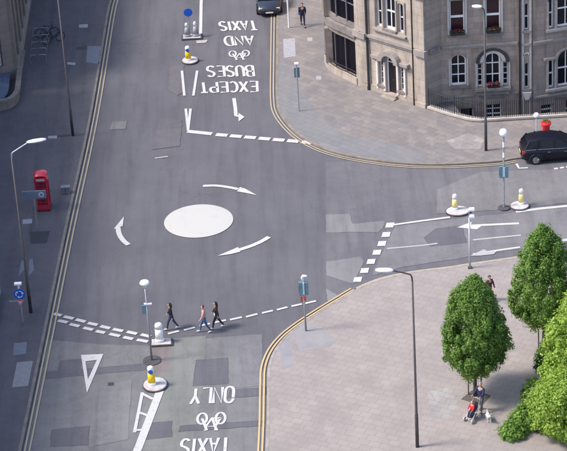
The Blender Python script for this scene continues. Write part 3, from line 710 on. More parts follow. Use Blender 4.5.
for sg in (-1, 1):
    for k in range(n):
        a0, a1 = PI / 2 * k / n, PI / 2 * (k + 1) / n
        WA.poly(bm, [(2.06 + sg * .44 * math.cos(a0), 2.51 + .44 * math.sin(a0)), (2.06 + sg * .44 * math.cos(a1), 2.51 + .44 * math.sin(a1)), (2.06 + sg * .37 * math.cos(a1), 2.51 + .37 * math.sin(a1)), (2.06 + sg * .37 * math.cos(a0), 2.51 + .37 * math.sin(a0))], -0.22, -0.11)
link('frame', bm, M_WFRAME, dr)
bm = bmesh.new(); WA.box(bm, 1.66, 2.46, 2.52, 2.94, -0.26, -0.24); link('fanlight_pane', bm, M_GLASS, dr)
bm = bmesh.new(); WA.box(bm, 2.10, 2.14, 1.22, 1.28, -0.165, -0.13); link('handle', bm, mat('brass', (0.6, 0.42, 0.12), 0.3, 0.9), dr)
for x in (1.02, 2.70): window(WA, BLD, x, x + 0.40, 0.75, 2.45, rows=4, cols=1, name='window', fw_=0.055, bw=0.03)
for s_ in (4.0, 8.0):
    window(WA, BLD, 1.62, 2.50, 0.85 + s_, 3.3 + s_, arch=0.44, rows=2, cols=2, fw_=0.10, bw=0.06)
    for x in (0.95, 2.74): window(WA, BLD, x, x + 0.43, 0.85 + s_, 2.9 + s_, arch=0.2, rows=2, cols=1, fw_=0.08, sill=False)
    bm = bmesh.new(); WA.box(bm, 0.70, 3.42, 0.58 + s_, 0.69 + s_, 0.0, 0.20); 
    for x in (0.78, 1.45, 2.56, 3.24): WA.box(bm, x, x + 0.12, 0.85 + s_, 3.0 + s_, 0.0, 0.07)
    pieces('window_surround', bm, M_TRIM, BLD)
# return wall
bm = bmesh.new(); WR.wall(bm, -3.0, TOP, []); link('wall', bm, M_STONE_B, BLD)
bm = bmesh.new()
for z in (3.72, 7.72, 11.9): WR.box(bm, 0.33, WR.len - 0.30, z, z + 0.4, 0.0, 0.24)
pieces('string_course', bm, M_STONE_D, BLD)
# --- wall B
bx = lambda x: x - 10.74
opsB = [(bx(11.30), bx(12.32), 1.12, 3.28), (bx(13.50), bx(14.52), 0.92, 3.30), (bx(13.02), bx(13.36), 0.92, 2.55), (bx(14.66), bx(15.0), 0.92, 2.55),
        (bx(13.46), bx(14.54), -1.85, -0.38), (bx(11.9), bx(12.75), -2.6, -0.55), (bx(16.05), bx(16.33), 0.62, 2.42), (bx(16.05), bx(16.33), 4.72, 6.55), (bx(16.05), bx(16.33), 8.72, 10.55)]
for s_ in (0, 4.0): opsB += [(bx(11.32), bx(12.26), 4.72 + s_, 7.05 + s_), (bx(13.60), bx(14.54), 4.72 + s_, 7.05 + s_)]
bm = bmesh.new(); WB.wall(bm, -3.0, TOP, opsB)
WB.spandrel(bm, bx(11.30), bx(12.32), 3.28, 0.42); WB.spandrel(bm, bx(13.50), bx(14.52), 3.30, 0.51)
WB.spandrel(bm, bx(13.02), bx(13.36), 2.55, 0.12); WB.spandrel(bm, bx(14.66), bx(15.0), 2.55, 0.12)
for z in (2.42, 6.55, 10.55): WB.spandrel(bm, bx(16.05), bx(16.33), z, 0.35)
link('wall', bm, M_STONE_B, BLD)
window(WB, BLD, bx(11.30), bx(12.32), 1.12, 3.28, arch=0.42, rows=3, cols=2, fw_=0.09, bw=0.06)
window(WB, BLD, bx(13.50), bx(14.52), 0.92, 3.30, arch=0.51, rows=3, cols=2, fw_=0.10, bw=0.06, sill=False)
for x in (13.02, 14.66): window(WB, BLD, bx(x), bx(x + 0.34), 0.92, 2.55, rows=4, cols=1, fw_=0.06, bw=0.04, sill=False)
window(WB, BLD, bx(13.46), bx(14.54), -1.85, -0.38, rows=4, cols=2, fw_=0.08, bw=0.05)
window(WB, BLD, bx(11.9), bx(12.75), -2.6, -0.55, rows=1, cols=1, fw_=0.06, sill=False)
for s_ in (0, 4.0):
    for x in (11.32, 13.60): window(WB, BLD, bx(x), bx(x + 0.94), 4.72 + s_, 7.05 + s_, rows=2, cols=1, fw_=0.075, bw=0.09, glass=M_GLASSR)
for z in (0.62, 4.72, 8.72): window(WB, BLD, bx(16.05), bx(16.33), z, z + 1.8, rows=2, cols=1, fw_=0.05, bw=0.06)
# surrounds: dark ring, mullions, balcony
bm = bmesh.new()
hood(WB, bm, bx(14.01), 2.62, 0.86, 1.08, 0.10, 16)
link('arch_moulding', bm, mat('sooty_moulding', (0.045, 0.04, 0.042), 0.9, var=0.3, scale=5), BLD)
bm = bmesh.new()
hood(WB, bm, bx(14.01), 2.66, 0.60, 0.84, 0.06, 16); link('arch_moulding', bm, mat('dressed_stone_pale', (0.44, 0.41, 0.40), 0.85, var=0.12, scale=3), BLD); bm = bmesh.new()
for x in (13.37, 14.53): WB.box(bm, bx(x), bx(x + 0.12), 0.92, 2.60, 0.0, 0.09)
for x in (12.90, 15.02): WB.box(bm, bx(x), bx(x + 0.11), 0.92, 2.62, 0.0, 0.06)
for x in (11.18, 12.34): WB.box(bm, bx(x), bx(x + 0.10), 1.12, 3.0, 0.0, 0.05)
for s_ in (0, 4):
    for x in (11.16, 12.28, 13.44, 14.56): WB.box(bm, bx(x), bx(x + 0.13), 4.72 + s_, 7.3 + s_, 0.0, 0.06)
pieces('window_surround', bm, mat('dressed_stone_pale', (0.44, 0.41, 0.40), 0.85, var=0.12, scale=3), BLD)
bm = bmesh.new()
WB.box(bm, bx(12.82), bx(15.14), 0.72, 0.90, 0.0, 0.34); WB.box(bm, bx(12.95), bx(15.02), 0.42, 0.72, 0.0, 0.26); WB.box(bm, bx(13.1), bx(14.9), 0.22, 0.42, 0.0, 0.16)
link('balcony', bm, M_STONE_D, BLD)
bm = bmesh.new()
for z in (3.72, 7.72, 11.9): WB.box(bm, 0.0, bx(15.62), z, z + 0.14, 0.0, 0.07); WB.box(bm, 0.0, bx(15.62), z + 0.14, z + 0.26, 0.0, 0.14)
WB.box(bm, 0.0, bx(12.8), 0.30, 0.42, 0.0, 0.08); WB.box(bm, bx(15.18), bx(15.62), 0.30, 0.42, 0.0, 0.08)
for z in (3.66, 7.66): WB.box(bm, bx(15.88), bx(16.5), z, z + 0.16, 0.0, 0.10)
pieces('string_course', bm, M_TRIM, BLD)
bm = bmesh.new()
WB.box(bm, bx(15.88), bx(16.02), -3.0, 3.66, 0.0, 0.05); WB.box(bm, bx(16.36), bx(16.50), -3.0, 3.66, 0.0, 0.05)
WB.box(bm, bx(15.88), bx(16.02), 3.82, 7.66, 0.0, 0.05); WB.box(bm, bx(16.36), bx(16.50), 3.82, 7.66, 0.0, 0.05)
hood(WB, bm, bx(16.19), 2.98, 0.10, 0.22, 0.05, 10)
WB.poly(bm, [(bx(15.9), 0.42), (bx(16.08), -0.12), (bx(16.3), -0.12), (bx(16.48), 0.42)], 0.0, 0.24)
link('niche_surround', bm, mat('dressed_stone_pale', (0, 0, 0)), BLD)
bm = bmesh.new(); tube(bm, [WB.p(bx(15.75), -2.9, 0.08), WB.p(bx(15.75), TOP, 0.08)], 0.055); link('downpipe', bm, M_BLACK, BLD)
bm = bmesh.new(); tube(bm, [WA.p(0.22, 0.0, 0.12), WA.p(0.22, TOP, 0.12)], 0.06); link('downpipe', bm, M_BLACK, BLD)
bm = bmesh.new(); tube(bm, [WA.p(4.05, 0.0, 0.22), WA.p(4.05, TOP, 0.22)], 0.05); link('downpipe', bm, M_BLACK, BLD)
# --- wall C
opsC = [(1.05, 1.42, 0.45, 2.45), (1.66, 2.86, 0.45, 2.95), (3.10, 3.47, 0.45, 2.45), (5.2, 6.2, 0.7, 3.0), (2.2, 3.2, -2.0, -0.6), (0.55, 1.35, -1.5, -0.7)]
for s_ in (4.0, 8.0): opsC += [(1.00, 1.38, 0.65 + s_, 2.7 + s_), (1.62, 2.82, 0.65 + s_, 3.1 + s_), (3.06, 3.44, 0.65 + s_, 2.7 + s_), (5.2, 6.2, 0.7 + s_, 3.0 + s_)]
bm = bmesh.new(); WC.wall(bm, -3.0, TOP, opsC)
for o in opsC[:3] + opsC[6:]:
    if o[1] - o[0] < 1.0 or o[1] - o[0] > 1.1: WC.spandrel(bm, o[0], o[1], o[3], 0.55 if o[1] - o[0] > 1 else 0.22)
link('wall', bm, M_STONE_B, BLD)
for o in opsC:
    big = o[1] - o[0] > 0.5
    window(WC, BLD, *o, arch=(0.55 if big and abs(o[1] - o[0] - 1.2) < .01 else (0.22 if not big else 0)), rows=2, cols=1 if not big else 2 if o[3] > 0.1 else 1, fw_=0.075, bw=0.06, sill=(big and abs(o[1] - o[0] - 1.2) > .01))
bm = bmesh.new()
for z in (3.62, 7.62, 11.9): WC.box(bm, 0.0, WC.len, z, z + 0.15, 0.0, 0.07); WC.box(bm, 0.0, WC.len, z + 0.15, z + 0.28, 0.0, 0.15)
WC.box(bm, 0.0, WC.len, -0.12, 0.02, 0.0, 0.09)
WC.box(bm, 0.70, 1.46, 2.52, 2.66, 0.0, 0.24); WC.box(bm, 3.08, 3.82, 2.52, 2.66, 0.0, 0.24)
pieces('string_course', bm, M_TRIM, BLD)
bm = bmesh.new(); hood(WC, bm, 2.26, 2.42, 0.66, 0.82, 0.20, 14); link('arch_moulding', bm, M_TRIM, BLD)
bm = bmesh.new()
for s_ in (0, 4.0, 8.0):
    for x in (0.92, 1.46, 2.90, 3.50): WC.box(bm, x, x + 0.12, 0.4 + (0.2 if s_ else 0) + s_, 2.5 + s_, 0.0, 0.07)
    WC.box(bm, 0.85, 3.68, 0.24 + (0.2 if s_ else 0) + s_, 0.40 + (0.2 if s_ else 0) + s_, 0.0, 0.16)
pieces('window_surround', bm, mat('dressed_stone_mid', (0.36, 0.33, 0.32), 0.85, var=0.15, scale=3), BLD)
# --- curved corner bay of the left end
bay = smooth_line([Vector(p) for p in ((5.55, 135.35, 0), (4.95, 136.25, 0), (4.3, 137.1, 0), (3.78, 138.2, 0), (3.62, 139.3, 0))], 4)
def band(bm, line, z0, z1, out, thick=0.3):
    a = offset(line, out); b = offset(line, out - thick)
    V4 = [[bm.verts.new(Vector((p.x, p.y, z)) - OB) for p in ln] for ln, z in ((a, z0), (a, z1), (b, z1), (b, z0))]
    for i in range(len(line) - 1):
        for k in range(4): bm.faces.new((V4[k][i], V4[k][i + 1], V4[(k + 1) % 4][i + 1], V4[(k + 1) % 4][i]))
    for e in (0, -1): bm.faces.new([V4[k][e] for k in range(4)])
# outward is to the left of travel reversed; travel goes away from the camera so the outside is on the left
bm = bmesh.new(); band(bm, bay, 0.0, 0.62, 0.20, 0.5); pieces('plinth', bm, M_STONE_A, BLD)
bm = bmesh.new(); band(bm, bay, 3.12, 3.5, 0.10); band(bm, bay, 3.5, 3.95, 0.26, 0.5); band(bm, bay, 7.2, 7.6, 0.10); band(bm, bay, 7.6, 8.0, 0.26, 0.5); band(bm, bay, 11.4, 12.4, 0.2, 0.5); pieces('string_course', bm, M_STONE_D, BLD)
bm = bmesh.new()
for z in (4.0, 8.0): band(bm, bay, z, z + 0.35, 0.0)
link('wall', bm, M_STONE_D, BLD)
bm = bmesh.new(); band(bm, bay, 0.62, 3.12, -0.12, 0.05); band(bm, bay, 4.35, 7.2, -0.12, 0.05); band(bm, bay, 8.35, 11.4, -0.12, 0.05); link('shop_glazing', bm, mat('shop_glass_dark', (0.006, 0.005, 0.010), 0.35, spec=0.12), BLD)
bm = bmesh.new()
for k in range(0, len(bay), 4):
    p = bay[k]
    for z0, z1 in ((4.35, 7.2), (8.35, 11.4), (0.62, 3.12)):
        if k in (0, len(bay) - 1) or z0 > 1: tube(bm, [Vector((p.x, p.y, z0)) - OB, Vector((p.x, p.y, z1)) - OB], 0.05 if z0 > 1 else 0.14)
for z in (5.6, 9.8): band(bm, bay, z, z + 0.05, -0.05, 0.06)
link('glazing_bars', bm, mat('grey_bars', (0.14, 0.14, 0.16), 0.5), BLD)
bm = bmesh.new(); outl = offset(bay, 0.12)
for z in (0.98, 0.70): tube(bm, [Vector((p.x, p.y, z)) - OB for p in outl], 0.025, 6)
for p in densify(outl, 0.14): tube(bm, [Vector((p.x, p.y, 0.62)) - OB, Vector((p.x, p.y, 1.02)) - OB], 0.012, 4)
link('bay_railing', bm, M_BLACK, BLD)
bm = bmesh.new(); q_ = bay[-5]; 
for z0, z1 in ((0.6, 3.12), (4.0, 7.2), (8.0, 11.4)): box(bm, q_.x - OB.x - .28, q_.x - OB.x + .22, q_.y - OB.y - .22, q_.y - OB.y + .22, z0, z1)
pieces('bay_pilaster', bm, M_STONE_B, BLD)
bm = bmesh.new()
for k in (5, 9): tube(bm, [Vector((bay[k].x, bay[k].y, 0.62)) - OB, Vector((bay[k].x, bay[k].y, 3.12)) - OB], 0.035)
link('shopfront_mullions', bm, mat('grey_bars', (0, 0, 0)), BLD)
# pier between bay and door face
WP = Wall((5.45, 135.45), (6.07, 134.66))
bm = bmesh.new(); WP.box(bm, 0.05, 0.62, -0.3, 3.72, -0.4, 0.12); WP.box(bm, 0.05, 0.62, 4.16, 7.72, -0.4, 0.12); WP.box(bm, 0.05, 0.62, 8.16, 12.3, -0.4, 0.12); pieces('pier', bm, M_STONE_A, BLD)
bm = bmesh.new(); WP.box(bm, -0.05, 0.66, 3.70, 4.14, -0.4, 0.28); WP.box(bm, -0.05, 0.66, 7.70, 8.14, -0.4, 0.28); pieces('string_course', bm, M_TRIM, BLD)
# left flank along the upper street, back walls, roof
WL = Wall((3.62, 176), (3.62, 139.3))
opsL = [(x, x + 1.1, z + 0.9, z + 3.0) for x in (2, 5.5, 9, 12.5, 16, 19.5, 23, 26.5, 30, 33.2) for z in (0, 4, 8)]
bm = bmesh.new(); WL.wall(bm, -0.3, TOP, opsL); link('wall', bm, M_STONE_B, BLD)
for o in opsL:
    if o[0] > 22: window(WL, BLD, *o, rows=2, cols=1, sill=False)
bm = bmesh.new()
for o in opsL:
    if o[0] <= 22: WL.poly(bm, [(o[0], o[2]), (o[1], o[2]), (o[1], o[3]), (o[0], o[3])], -0.27, -0.24)
link('rear_panes', bm, M_GLASS, BLD)
foot = [(3.7, 139.3), (4.3, 137.2), (4.95, 136.4), (5.6, 135.5), (6.1, 134.75), (9.66, 131.4), (10.7, 132.25), (16.6, 132.25), (24.6, 134.0), (40, 137.5), (40, 176), (3.7, 176)]
bm = bmesh.new(); prism(bm, [(x - OB.x, y - OB.y) for x, y in foot], TOP - 0.05, TOP + 0.25); link('roof', bm, M_SLATE, BLD)
bm = bmesh.new(); fo = [Vector((24.6, 133.9, 0)), Vector((40, 137.4, 0)), Vector((40, 176, 0)), Vector((3.62, 176, 0))]
band(bm, fo, -3, TOP, 0.0, 0.3); link('wall', bm, M_STONE_B, BLD)

# flower boxes and flowers
def flower_box(W, x0, x1, z, m, label, out=0.16):
    t = empty('flower_box', W.p((x0 + x1) / 2, z, out) + OB); o0 = t.location.copy()
    ang = math.atan2(W.d.y, W.d.x); t.rotation_euler = (0, 0, ang)
    hw = (x1 - x0) / 2
    bm = bmesh.new(); box(bm, -hw, hw, -0.09, 0.09, 0.0, 0.16); bevel(bm, 0.012); link('trough', bm, M_BLACK, t)
    leaves('foliage', t, [(Vector((RNG.uniform(-hw, hw), RNG.normal(0, 0.05), 0.2 + abs(RNG.normal(0, .07)))), 0.05) for _ in range(30)], 8, 0.045, L_DARK)
    leaves('blossom', t, [(Vector((RNG.uniform(-hw, hw), RNG.normal(-0.03, 0.06), 0.24 + abs(RNG.normal(0, .08)))), 0.045) for _ in range(26)], 8, 0.05, m)
    tag(t, label, 'flower box', 'flower boxes on the window sills'); return t
def leaves(name, parent, clumps, per, size, m, up=0.0, centre=None, loc=None, aspect=0.55):
    """many small folded leaves round the given clump centres"""
    n = len(clumps) * per
    C_ = np.repeat(np.array([list(c[0]) for c in clumps]), per, axis=0); Sg = np.repeat(np.array([c[1] for c in clumps]), per)
    D_ = RNG.normal(0, 1, (n, 3)); D_ /= np.linalg.norm(D_, axis=1)[:, None]
    P = C_ + D_ * (RNG.random((n, 1)) ** 0.45) * 1.75 * Sg[:, None] * np.array([1, 1, 1 + up])
    dP = P - C_; N = RNG.normal(0, 1, (n, 3)) * 0.45 + 0.95 * dP / (np.linalg.norm(dP, axis=1)[:, None] + 1e-6)
    if centre is not None: N = N + 0.7 * (C_ - np.array(centre)) / (np.linalg.norm(C_ - np.array(centre), axis=1)[:, None] + 1e-6)
    N[:, 2] += 0.45; N /= np.linalg.norm(N, axis=1)[:, None]
    R_ = RNG.normal(0, 1, (n, 3)); R_[:, 2] += up * 1.5
    U = R_ - (R_ * N).sum(1)[:, None] * N; U /= np.linalg.norm(U, axis=1)[:, None]; Vv = np.cross(N, U)
    s = size * RNG.uniform(0.6, 1.3, n)[:, None]
    a = P - U * s; b = P + Vv * s * aspect + N * s * 0.15; c_ = P + U * s; d = P - Vv * s * aspect + N * s * 0.15
    co = np.stack([a, b, c_, d], 1).reshape(-1, 3)
    me = bpy.data.meshes.new(name); me.vertices.add(4 * n); me.vertices.foreach_set('co', co.ravel().astype(np.float32))
    me.loops.add(4 * n); me.loops.foreach_set('vertex_index', np.arange(4 * n, dtype=np.int32))
    me.polygons.add(n); me.polygons.foreach_set('loop_start', np.arange(0, 4 * n, 4, dtype=np.int32)); me.polygons.foreach_set('loop_total', np.full(n, 4, dtype=np.int32))
    me.update(calc_edges=True); me.validate(); me.materials.append(m)
    o = bpy.data.objects.new(name, me); COL.objects.link(o)
    if parent: o.parent = parent
    if loc is not None: o.location = loc
    return o
M_FLR = mat('red_blossom', (0.13, 0.02, 0.03), 0.7, var=0.4, scale=20); M_FLP = mat('magenta_blossom', (0.36, 0.03, 0.10), 0.7, var=0.3, scale=20)
flower_box(WB, bx(11.36), bx(12.22), 4.73, M_FLR, 'dark red flowers in a trough on the sill of the upper left sash window')
flower_box(WB, bx(13.64), bx(14.50), 4.73, M_FLR, 'dark red flowers in a trough on the upper sill beside the tall lamp post')
flower_box(WB, bx(13.66), bx(14.40), 0.91, M_FLP, 'bright magenta flowers in the arched window above the balcony ledge', out=0.18)

# basement area: floor, retaining wall, coping, railing
bm = bmesh.new(); prism(bm, [(9.9, 131.25), (12.76, 128.86), (60, 128.86), (60, 140), (10, 140)], -3.2, -3.0); struct('basement_floor', bm, mat('area_flags', (0.16, 0.15, 0.15), 0.9, var=0.3, scale=2))
AREA = smooth_line([Vector(p) for p in ((9.78, 131.12, 0), (10.9, 130.05, 0), (12.15, 129.08, 0), (12.9, 128.80, 0))], 5) + [Vector((x, 128.80, 0)) for x in (15, 18, 22, 30)]
bm = bmesh.new()
def band0(bm, line, z0, z1, out, thick):
    global OB
    s = OB; OB = Vector((0, 0, 0)); band(bm, line, z0, z1, out, thick); OB = s
rw = tag(empty('area_wall', (10, 131, 0)), 'low stone coping wall curving round the sunken basement area', 'wall')
bm = bmesh.new(); band0(bm, AREA, -3.1, 0.20, 0.16, 0.32); o = link('retaining_wall', bm, M_STONE_B, rw, loc=(-10, -131, 0))
bm = bmesh.new(); band0(bm, AREA, 0.202, 0.32, 0.20, 0.40); o = link('coping', bm, mat('pale_coping', (0.40, 0.36, 0.33), 0.85, var=0.2, scale=2), rw, loc=(-10, -131, 0))
rail = tag(empty('area_railing', (10, 131, 0)), 'black iron railing standing on the curved coping before the stone building', 'railing')
D = densify(AREA, 0.13)
bm = bmesh.new(); tube(bm, [Vector((p.x, p.y, 1.34)) for p in D], 0.024, 6); tube(bm, [Vector((p.x, p.y, 0.46)) for p in D], 0.018, 6); link('rail', bm, M_BLACK, rail, loc=(-10, -131, 0))
bm = bmesh.new()
for k, p in enumerate(D):
    if p.x > 26: break
    r_ = 0.019 if k % 12 else 0.03
    tube(bm, [Vector((p.x, p.y, 0.31)), Vector((p.x, p.y, 1.44 if k % 12 else 1.52)), Vector((p.x, p.y, 1.50 if k % 12 else 1.62))], [r_, r_, 0.003], 5)
link('bars', bm, M_BLACK, rail, loc=(-10, -131, 0))

# ================================================================== LEFT BUILDINGS
LB = tag(empty('bowed_building', (-17.5, 142, 0)), 'brown stone building with tall piers and dark windows at the top left edge', 'building'); OBs = OB; OB = Vector((-17.5, 142, 0))
M_STONE_L = stone_mat('sandstone_brown', (0.27, 0.225, 0.205), (0.22, 0.185, 0.175), 0.45, 0.9, dirt_amt=0.4)
W1 = Wall((-17.45, 139.6), (-17.75, 172)); W0 = Wall((-20.4, 137.4), (-17.45, 139.6))
ops = [(1.0 + 2.2 * k, 2.15 + 2.2 * k, z, z + 2.7) for k in range(14) for z in (1.3, 5.3)]
bm = bmesh.new(); W1.wall(bm, -0.2, 8.8, ops, 0.35); link('wall', bm, M_STONE_L, LB)
bm = bmesh.new()
for k in range(15): W1.box(bm, 0.05 + 2.2 * k, 0.85 + 2.2 * k, 0.9, 8.2, 0.0, 0.22)
pieces('pier', bm, M_STONE_L, LB)
bm = bmesh.new(); W1.box(bm, 0, W1.len, -0.2, 0.9, 0.0, 0.28); W1.box(bm, 0, W1.len, 8.2, 8.6, 0.0, 0.5); pieces('plinth', bm, M_TRIM, LB)
for o in ops[:16]: window(W1, LB, *o, rows=2, cols=1, sill=False, dep=-0.3, fw_=0.05)
bm = bmesh.new()
for o in ops[16:]: W1.poly(bm, [(o[0], o[2]), (o[1], o[2]), (o[1], o[3]), (o[0], o[3])], -0.34, -0.3)
link('far_panes', bm, M_GLASS, LB)
ops = [(0.6, 1.4, z, z + 2.4) for z in (1.3, 5.3)] + [(2.1, 2.9, z, z + 2.4) for z in (1.3, 5.3)]
bm = bmesh.new(); W0.wall(bm, -0.2, 8.8, ops, 0.35); link('wall', bm, M_STONE_L, LB)
for o in ops: window(W0, LB, *o, rows=2, cols=1, sill=False, dep=-0.3, fw_=0.05)
bm = bmesh.new(); prism(bm, [(x - OB.x, y - OB.y) for x, y in ((-17.5, 139.7), (-17.8, 172), (-36, 172), (-36, 137.5), (-20.4, 137.5))], 8.7, 9.0); link('roof', bm, M_SLATE, LB)
bm = bmesh.new(); band(bm, [Vector((-20.4, 137.5, 0)), Vector((-36, 137.5, 0)), Vector((-36, 172, 0)), Vector((-17.75, 172, 0))], -0.2, 8.8, 0, 0.3); link('wall', bm, M_STONE_L, LB)
OB = OBs
# curved forecourt wall with slate lean-to behind
cw = smooth_line([G(*p, 0.0) for p in ((21, 62), (18.5, 75), (17, 90), (15.5, 101), (11, 107.5), (3, 110.5), (-12, 112))], 5)
fwall = tag(empty('forecourt_wall', cw[0]), 'pale curved stone wall with rounded end at the left pavement edge', 'wall')
bm = bmesh.new(); band0(bm, cw, 0.0, 0.75, 0.0, -0.26); link('body', bm, M_STONE_L, fwall, loc=-cw[0])
bm = bmesh.new(); band0(bm, cw, 0.752, 0.88, 0.04, -0.34); link('coping', bm, mat('coping_buff', (0.20, 0.17, 0.155), 0.85, var=0.2, scale=2), fwall, loc=-cw[0])
inn = offset(cw, 0.42)
bm = bmesh.new(); prism(bm, [(p.x, p.y) for p in offset(cw, -0.5 if False else 0.0)][0:0] + [], 0, 0) if False else None
c0 = [(p.x - 0.42, p.y + 0.05) for p in cw]
vs = [bm.verts.new((x, y, 0.70)) for x, y in c0]; vt = [bm.verts.new((-23.0, c0[0][1] + (c0[-1][1] - c0[0][1]) * k / (len(c0) - 1), 2.3)) for k in range(len(c0))]
for k in range(len(c0) - 1): bm.faces.new((vs[k], vs[k + 1], vt[k + 1], vt[k]))
o = link('slate_roof', bm, M_SLATE); tag(o, 'dark blue grey slated lean-to roof behind the curved stone wall', 'roof')
# tall terrace west of the street, it shades the left pavement
def terrace(name, x, y0, y1, h, label):
    global OB
    t = tag(empty(name, (x, y0, 0)), label, 'building'); OBs = OB; OB = Vector((x, y0, 0))
    W = Wall((x, y0), (x, y1)); n = int((y1 - y0) / 2.6)
    ops = [(0.9 + 2.6 * k, 2.0 + 2.6 * k, z, z + 2.1) for k in range(n) for z in np.arange(1.0, h - 3, 3.7)]
    bm = bmesh.new(); W.wall(bm, -0.3, h, ops, 0.3); link('wall', bm, M_STONE_L, t)
    for o in ops: window(W, t, *o, rows=2, cols=2, sill=False, dep=-0.25)
    bm = bmesh.new(); W.box(bm, 0, W.len, h, h + 0.4, -0.4, 0.4); link('cornice', bm, M_TRIM, t)
    bm = bmesh.new(); band(bm, [Vector((x, y0, 0)), Vector((x - 12, y0, 0)), Vector((x - 12, y1, 0)), Vector((x, y1, 0))], -0.3, h, 0, 0.3); link('side_walls', bm, M_STONE_L, t)
    bm = bmesh.new(); prism(bm, [(-12, 0), (-0.4, 0), (-0.4, y1 - y0), (-12, y1 - y0)], h, h + 0.3); link('roof', bm, M_SLATE, t)
    OB = OBs
terrace('tenement', -23.2, 70, 136.9, 13.5, 'long stone tenement just outside the left of the view, west of the pavement')
# low wall at the very left edge
p = G(1.0, 292, Z_KERB); q = G(3.0, 350, Z_KERB)
bm = bmesh.new(); box(bm, -0.36, 0.0, q.y - p.y, 0, 0, 0.8); bevel(bm, 0.02)
o = link('boundary_wall', bm, mat('grey_coping', (0.30, 0.29, 0.33), 0.8, var=0.15, scale=3), loc=(p.x, p.y, Z_KERB)); tag(o, 'low pale edged boundary wall at the far left margin near the blue sign', 'wall')

# ================================================================== STREET LAMPS
def lamp(base, h, arm, az, m, label, up=0.35, foot=None, head=0.85, thick=0.8):
    b = G(*base, Z_KERB); t = empty('street_lamp', b, az)
    bm = bmesh.new()
    tube(bm, [(0, 0, 0), (0, 0, 1.9), (0, 0, 1.95), (0, 0, h - 0.4)], [0.115 * thick, 0.11 * thick, 0.085 * thick, 0.055 * thick], 10); link('pole', bm, m, t, smooth=True)
    bm = bmesh.new()
    ap = smooth_line([Vector((0, 0, h - 0.45)), Vector((0.04, 0, h - 0.12)), Vector((0.22, 0, h + 0.02)), Vector((arm, 0, h + up))], 4)
    tube(bm, ap, 0.04, 8); link('arm', bm, m if foot is None else foot, t, smooth=True)
    bm = bmesh.new(); x0 = arm - 0.12; s = []
    prof = [(0, .05, .04), (.12, .11, .08), (.35, .16, .10), (.75, .155, .09), (1.0, .07, .05)]
    for f, wy, wz in prof:
        s.append([bm.verts.new((x0 + f * head, wy * math.cos(a), h + up + f * 0.06 + wz * math.sin(a))) for a in [2 * PI * k / 10 for k in range(10)]])
    for a, b2 in zip(s, s[1:]):
        for k in range(10): bm.faces.new((a[k], a[(k + 1) % 10], b2[(k + 1) % 10], b2[k]))
    bm.faces.new(s[0][::-1]); bm.faces.new(s[-1])
    link('lamp_head', bm, M_LAMPW, t, smooth=True)
    bm = bmesh.new(); box(bm, -0.07 * thick, 0.07 * thick, -0.128 * thick, -0.115 * thick, 0.4, 1.1); link('access_door', bm, M_BLACK, t)
    tag(t, label, 'street lamp', 'street lamps'); return t
lamp((31, 312.5), 10.0, 1.0, 0.12, M_DPOLE, 'dark lamp post on the left pavement below the red phone box', up=0.45, foot=M_GPOLE, head=1.05, thick=0.85)
lamp((73, 135.5), 10.0, 1.2, 0.0, M_DPOLE, 'dark lamp post rising out of the top of the view near the bicycle stands')
lamp((417.4, 447), 9.9, 1.0, PI - 0.02, M_DPOLE, 'dark brown lamp post rising from the bottom edge of the plaza', up=0.25)
lamp((486, 150.5), 9.6, 0.25, PI, M_DPOLE, 'dark lamp post with a small white head before the arched window', up=0.05, head=0.6)

# ================================================================== SIGN POSTS AND SIGNALS
def post(bm, h, r=0.045): tube(bm, [(0, 0, 0), (0, 0, h)], r, 8)
def disc(bm, cx, z, r, y0, y1, n=24):
    a = [bm.verts.new((cx + r * math.cos(2 * PI * k / n), y0, z + r * math.sin(2 * PI * k / n))) for k in range(n)]
    b = [bm.verts.new((cx + r * math.cos(2 * PI * k / n), y1, z + r * math.sin(2 * PI * k / n))) for k in range(n)]
    bm.faces.new(a); bm.faces.new(b[::-1])
    for k in range(n): bm.faces.new((a[k], a[(k + 1) % n], b[(k + 1) % n], b[k]))
def lamp_hood(bm, z, y=-0.12, w=0.16):
    box(bm, -w, w, y - 0.10, y + 0.10, z, z + 0.12); bevel(bm, 0.03)
# roundabout sign on the left pavement
t = tag(empty('roundabout_sign', G(23, 322, Z_KERB)), 'post with round blue sign above a small red edged triangle, left pavement', 'road sign')
zb = Hz(23, 322, 20.4, 292)
bm = bmesh.new(); post(bm, zb + 0.55, 0.04); link('post', bm, M_GPOLE, t)
bm = bmesh.new(); disc(bm, 0, zb - 0.1, 0.31, -0.075, -0.05); dsc = link('blue_disc', bm, M_BLUE, t)
bm = bmesh.new()
for k in range(3):
    a0 = math.radians(90 + 120 * k)
    pts = [(0.19 * math.cos(a0 + math.radians(u)), 0.19 * math.sin(a0 + math.radians(u))) for u in (0, -18, -36, -54, -70)]
    for (x0, z0), (x1, z1) in zip(pts, pts[1:]):
        l0, l1 = math.hypot(x0, z0), math.hypot(x1, z1)
        q = [(x0 * .86, z0 * .86), (x0 * 1.14, z0 * 1.14), (x1 * 1.14, z1 * 1.14), (x1 * .86, z1 * .86)]
        bm.faces.new([bm.verts.new((x, -0.078, zb - 0.1 + z)) for x, z in q])
    a1 = a0 + math.radians(-70); a2 = a0 + math.radians(-104)
    bm.faces.new([bm.verts.new((r * math.cos(a), -0.078, zb - 0.1 + r * math.sin(a))) for r, a in ((.11, a1), (.27, a1), (.19, a2))])
link('arrow_symbol', bm, M_SIGNW, dsc)
bm = bmesh.new(); zt = zb - 0.48
bm2 = [(-0.24, zt), (0.24, zt), (0.0, zt - 0.42)]
a = [bm.verts.new((x, -0.07, z)) for x, z in bm2]; b = [bm.verts.new((x, -0.05, z)) for x, z in bm2]; bm.faces.new(a); bm.faces.new(b[::-1])
for k in range(3): bm.faces.new((a[k], a[(k + 1) % 3], b[(k + 1) % 3], b[k]))
tr = link('triangle_plate', bm, M_PINK, t)
